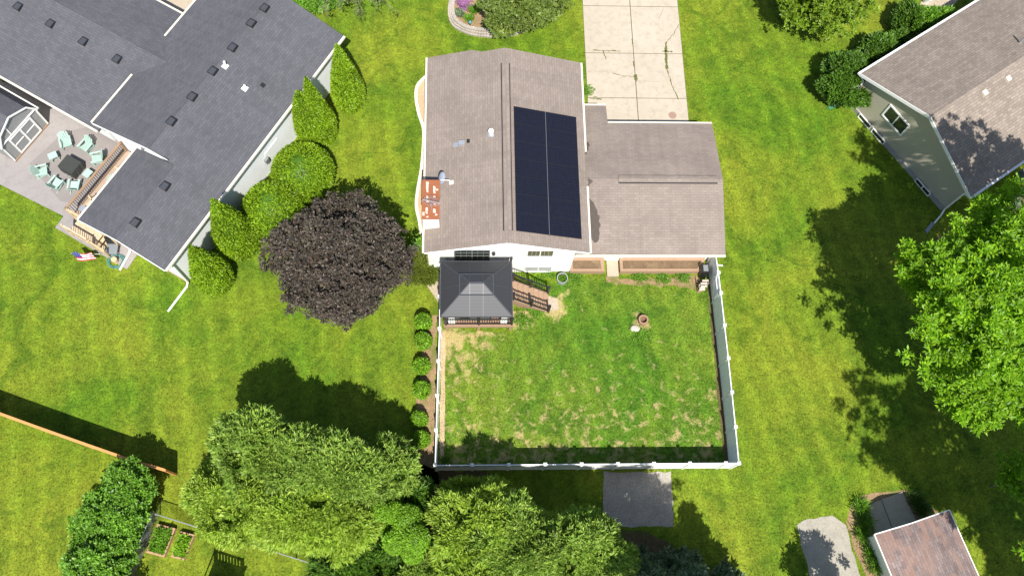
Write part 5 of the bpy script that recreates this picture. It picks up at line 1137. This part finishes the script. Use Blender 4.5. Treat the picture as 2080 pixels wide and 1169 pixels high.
plant('flowering_plant', 941, 12, .35, .5, L_PINK, 130, 'purple flowering plant in the stone edged bed at the top edge', 'flower'); plant('leafy_plant', 962, 24, .3, .4, L_WEED, 90, 'bright green leafy plant beside the purple flowers'); plant('leafy_plant', 952, 40, .25, .3, L_WEED, 60, 'yellow green plant between the teal ornament and the purple flowers'); plant('leafy_plant', 990, 60, .25, .3, L_HED, 60, 'small green plant beside the dark hollow under the crabapple'); plant('leafy_plant', 933, 30, .25, .3, L_SPR, 60, 'grey green plant at the left inner edge of the stone edged bed')
t = thing('garden_ornament', 'small teal glass globe in the stone edged flower bed', 'ornament', tuple(at(955, 53))); c = at(955, 53); MB().lathe(c, [(.03, 0), (.03, .3)], 8).build('stand', BLACK, t); MB().lathe(c, [(.12*math.cos(x), .38+.12*math.sin(x)) for x in np.linspace(-1.5, 1.5, 9)], 14).build('globe', TEAL, t, True)
# weeds and small plants
for i, (px, py, lab) in enumerate(((1085, 628, 'leafy weeds below the lower edge of the deck steps'), (1060, 650, 'weed patch at the deck corner beneath the steps'), (1090, 578, 'weeds growing beside the upper railing of the deck steps'), (1300, 562, 'weeds in front of the long planter near its left end'), (1345, 566, 'weeds in front of the long planter near its middle'), (1388, 562, 'weeds in front of the long planter near its right end'), (1165, 562, 'weeds between the ring planter and the short planter'), (1303, 682, 'bright green weed patch below the terracotta flue pipe'), (905, 937, 'small weed clump in the yard fence corner'), (1188, 185, 'weed strip between the house and the driveway'), (1120, 548, 'weeds by the low basement window'))):
    plant('weed', px, py, .5 if i not in (8,) else .25, .2, L_WEED, 80, lab, 'weed', .14, .05, 1.0, 5, 'weeds round the back yard')
for i, (px, py, r_) in enumerate(((1745, 1030, .35), (1752, 1058, .35), (1748, 1085, .3), (1765, 1120, .35), (1775, 1150, .35), (1858, 1015, .4), (1868, 1035, .35))):  # last two clumps get dark leaves, their shade painted into the colour
    plant('daylily', px, py, r_, .3, L_HED if i < 5 else L_YEW_SHADE, 45, ['arching daylily clump at the top left of the shed bed', 'dark daylily clump left of the apron', 'daylily clump at the shed corner by the apron', 'arching daylily clump along the upper part of the shed side wall', 'arching daylily clump lowest along the shed side wall', 'dark shaded daylily clump at the top right of the apron', 'dark shaded daylily clump right of the apron by the shed wall'][i], 'plant', .5, .035, .75, 7, 'daylilies round the white shed')
for i, (px, py) in enumerate(((2045, 400), (2060, 415), (2075, 395))): plant('hosta', px, py, .3, .3, L_SPR if i else L_WEED, 45, ['green leafy plant nearest the house in the shaded right bed', 'grey leafy plant in the shaded right bed beside the round tub', 'leafy plant at the right edge of the shaded bed'][i], 'plant', .22, .12, .9, 5)
# vegetable beds
def veg(pts, label, mat, n, seed):
    q = atl(pts, .3); cx = sum((p.x for p in q))/4; cy = sum((p.y for p in q))/4; t = thing('vegetable_bed', label, 'raised bed', (cx, cy, 0), 'raised vegetable beds'); c = Vector((cx, cy, .3)); m = MB()
    for i in range(4): a, b_ = q[i], q[(i+1) % 4]; m.slab([a, b_, b_.lerp(c, .14), a.lerp(c, .14)][::-1], .3)
    m.build('timber_frame', plain('bed_timber', (.42, .25, .15), .2, 3, .8), t); MB().poly([p.lerp(c, .13)-Vector((0, 0, .05)) for p in q]).build('soil', SOIL, t)
    g = np.random.default_rng(seed); u, v = g.uniform(.13, .87, (2, n)); A = np.array([tuple(p) for p in q]); P = (A[0]*(1-u[:, None])+A[1]*u[:, None])*(1-v[:, None])+(A[3]*(1-u[:, None])+A[2]*u[:, None])*v[:, None]; P[:, 2] = .25+g.uniform(0, .12, n)
    Q, D, l, w = sprays(P, np.tile([0, 0, 1.], (n, 1)), 4, .17, .1, .9); leaf_mesh('vegetables', Q, D, l, w, mat, t, .1)
veg(((320, 1063), (356, 1072), (333, 1131), (296, 1121)), 'timber vegetable bed full of leafy greens beside the chain link fence', L_WEED, 420, 1)
veg(((367, 1078), (395, 1085), (373, 1137), (347, 1130)), 'timber vegetable bed with sparse low plants, right of the fuller bed', L_GLO, 200, 2)
# wooden play platform below the frame edge
ps = thing('play_platform', 'pale wooden play platform mostly below the bottom edge, casting a railed shadow', 'playset', tuple(at(455, 1215))); o = at(455, 1215); PW = plain('play_wood', (.5, .38, .27), .15, 3, .8)
ax_ = Vector((.95, -.3, 0)); ay_ = Vector((.3, .95, 0)); Z = Vector((0, 0, 1)); pp = lambda a, b_, z: o+ax_*a+ay_*b_+Z*z
m = MB()
for a in (-.75, .75):
    for b_ in (-.7, .7): m.bar(pp(a, b_, 0), pp(a, b_, 2.25), .09, .09)
m.build('post', PW, ps); MB().slab([pp(-.8, -.75, 1.35), pp(.8, -.75, 1.35), pp(.8, .75, 1.35), pp(-.8, .75, 1.35)], .06).build('platform', PW, ps)
m = MB()
for b_ in (-.7, .7): m.bar(pp(-.75, b_, 2.15), pp(.75, b_, 2.15), .05, .14); m.bar(pp(-.75, b_, 1.5), pp(.75, b_, 1.5), .05, .09)
for i in range(9): m.bar(pp(-.64+.16*i, .7, 1.45), pp(-.64+.16*i, .7, 2.1), .1, .025, ay_)
for a in (-.75, .75): m.bar(pp(a, -.7, 2.15), pp(a, .7, 2.15), .05, .1)
m.build('railing', PW, ps); m = MB(); m.bar(pp(.95, -.9, 2.3), pp(1.05, .35, 2.35), .1, .1); m.bar(pp(-.85, .8, 0), pp(-.75, .7, 2.3), .08, .08); m.build('beam', PW, ps)

# ================================================================== GRASS BLADES (countless: one object per lawn)
def in_poly(P, poly):
    x, y = P[:, 0], P[:, 1]; ins = np.zeros(len(P), bool); n = len(poly)
    for i in range(n):
        x0, y0 = poly[i][0], poly[i][1]; x1, y1 = poly[(i+1) % n][0], poly[(i+1) % n][1]
        if y0 == y1: continue
        ins ^= ((y0 > y) != (y1 > y)) & (x < (x1-x0)*(y-y0)/(y1-y0)+x0)
    return ins
def blades(name, P, mat, label, hmin, hmax):
    n = len(P); B = np.column_stack([P, np.zeros(n)]); a = np.column_stack([rng.normal(0, .55, (n, 2)), np.ones(n)]); s = unit(np.column_stack([rng.normal(size=(n, 2)), np.zeros(n)])); h = rng.uniform(hmin, hmax, n)[:, None]
    V = np.stack([B-s*.022, B+s*.022, B+unit(a)*h], 1).reshape(-1, 3); me = bpy.data.meshes.new(name); me.vertices.add(3*n); me.vertices.foreach_set('co', V.astype(np.float32).ravel()); me.loops.add(3*n); me.loops.foreach_set('vertex_index', np.arange(3*n, dtype=np.int32)); me.polygons.add(n); me.polygons.foreach_set('loop_start', np.arange(0, 3*n, 3, dtype=np.int32)); me.update(calc_edges=True)
    return tag(link(name, me, mat), label, 'grass', kind='stuff')
P = rng.uniform((-31, -3), (32, 38), (330000, 2))
ex = [YARD, [(-2.3, 16.6), (13.7, 16.6), (13.7, 25), (13.1, 25), (13.1, 60), (7, 60), (7, 28.2), (-2.3, 28.2)], [tuple(nu(*q)) for q in ((-21.8, 6.1), (-21.8, 22), (-45, 22), (-45, 10), (-30, 10), (-28.8, 4.4), (-24, 4.4), (-24, 6.1))],
      [(-40, 34), (-26.9, 22.3), (-22.6, 20.1), (-22.95, 19.4), (-18.75, 16.95), (-17.6, 19.2), (-18.6, 25), (-23, 27.6)], atl([(1226, 958), (1364, 958), (1368, 1069), (1224, 1069)]), atl([(1618, 1066), (1642, 1053), (1690, 1046), (1719, 1064), (1728, 1105), (1770, 1230), (1660, 1230), (1640, 1150)]),
      atl([(1763, 1026), (1833, 998), (1861, 1055), (1779, 1086)]), [tuple(p) for p in cv], WB, [rp_(-hw2, 0, .2), rp_(hw2, 0, .2), rp_(hw2, 0, 16), rp_(-hw2, 0, 16)], [tuple(sq(*q)) for q in ((0, 0), (WA, 0), (WA, RD), (0, RD))]]
k = np.ones(len(P), bool)
for e in ex: k &= ~in_poly(P, e)
blades('grass', P[k], GO, 'mown yellow green lawn grass around the houses', .03, .085)
P = rng.uniform((-1.7, 5.9), (13.5, 16.8), (50000, 2)); P = P[in_poly(P, YARD)]
blades('yard_grass', P, GY, 'patchy darker green lawn grass inside the white fence', .03, .09)

# ================================================================== LIGHT
SUN_EL = R(57.5); sh_az = Vector((.11, -1, 0)).normalized(); to_sun = Vector((sh_az.x*math.cos(SUN_EL), sh_az.y*math.cos(SUN_EL), math.sin(SUN_EL)))
sl = bpy.data.lights.new('sun', 'SUN'); sl.energy = 4.6; sl.angle = R(.5); sl.color = (1, .965, .9); so_ = bpy.data.objects.new('sun', sl); COL.objects.link(so_); so_.rotation_euler = (-to_sun).to_track_quat('-Z', 'Y').to_euler(); so_.location = (0, -20, 60)
w = bpy.data.worlds.new('World'); S.world = w; w.use_nodes = True; nt = w.node_tree; bg = nt.nodes['Background']; sk = nt.nodes.new('ShaderNodeTexSky'); sk.sky_type = 'NISHITA'; sk.sun_disc = False; sk.sun_elevation = SUN_EL; sk.sun_rotation = math.atan2(to_sun.x, to_sun.y); nt.links.new(sk.outputs[0], bg.inputs[0]); bg.inputs[1].default_value = .09
S.view_settings.view_transform = 'Standard'; S.view_settings.look = 'None'; S.view_settings.gamma = 1; S.view_settings.use_curve_mapping = False; S.view_settings.exposure = .7
S.render.engine = 'CYCLES'; S.cycles.max_bounces = 6; S.cycles.transparent_max_bounces = 4
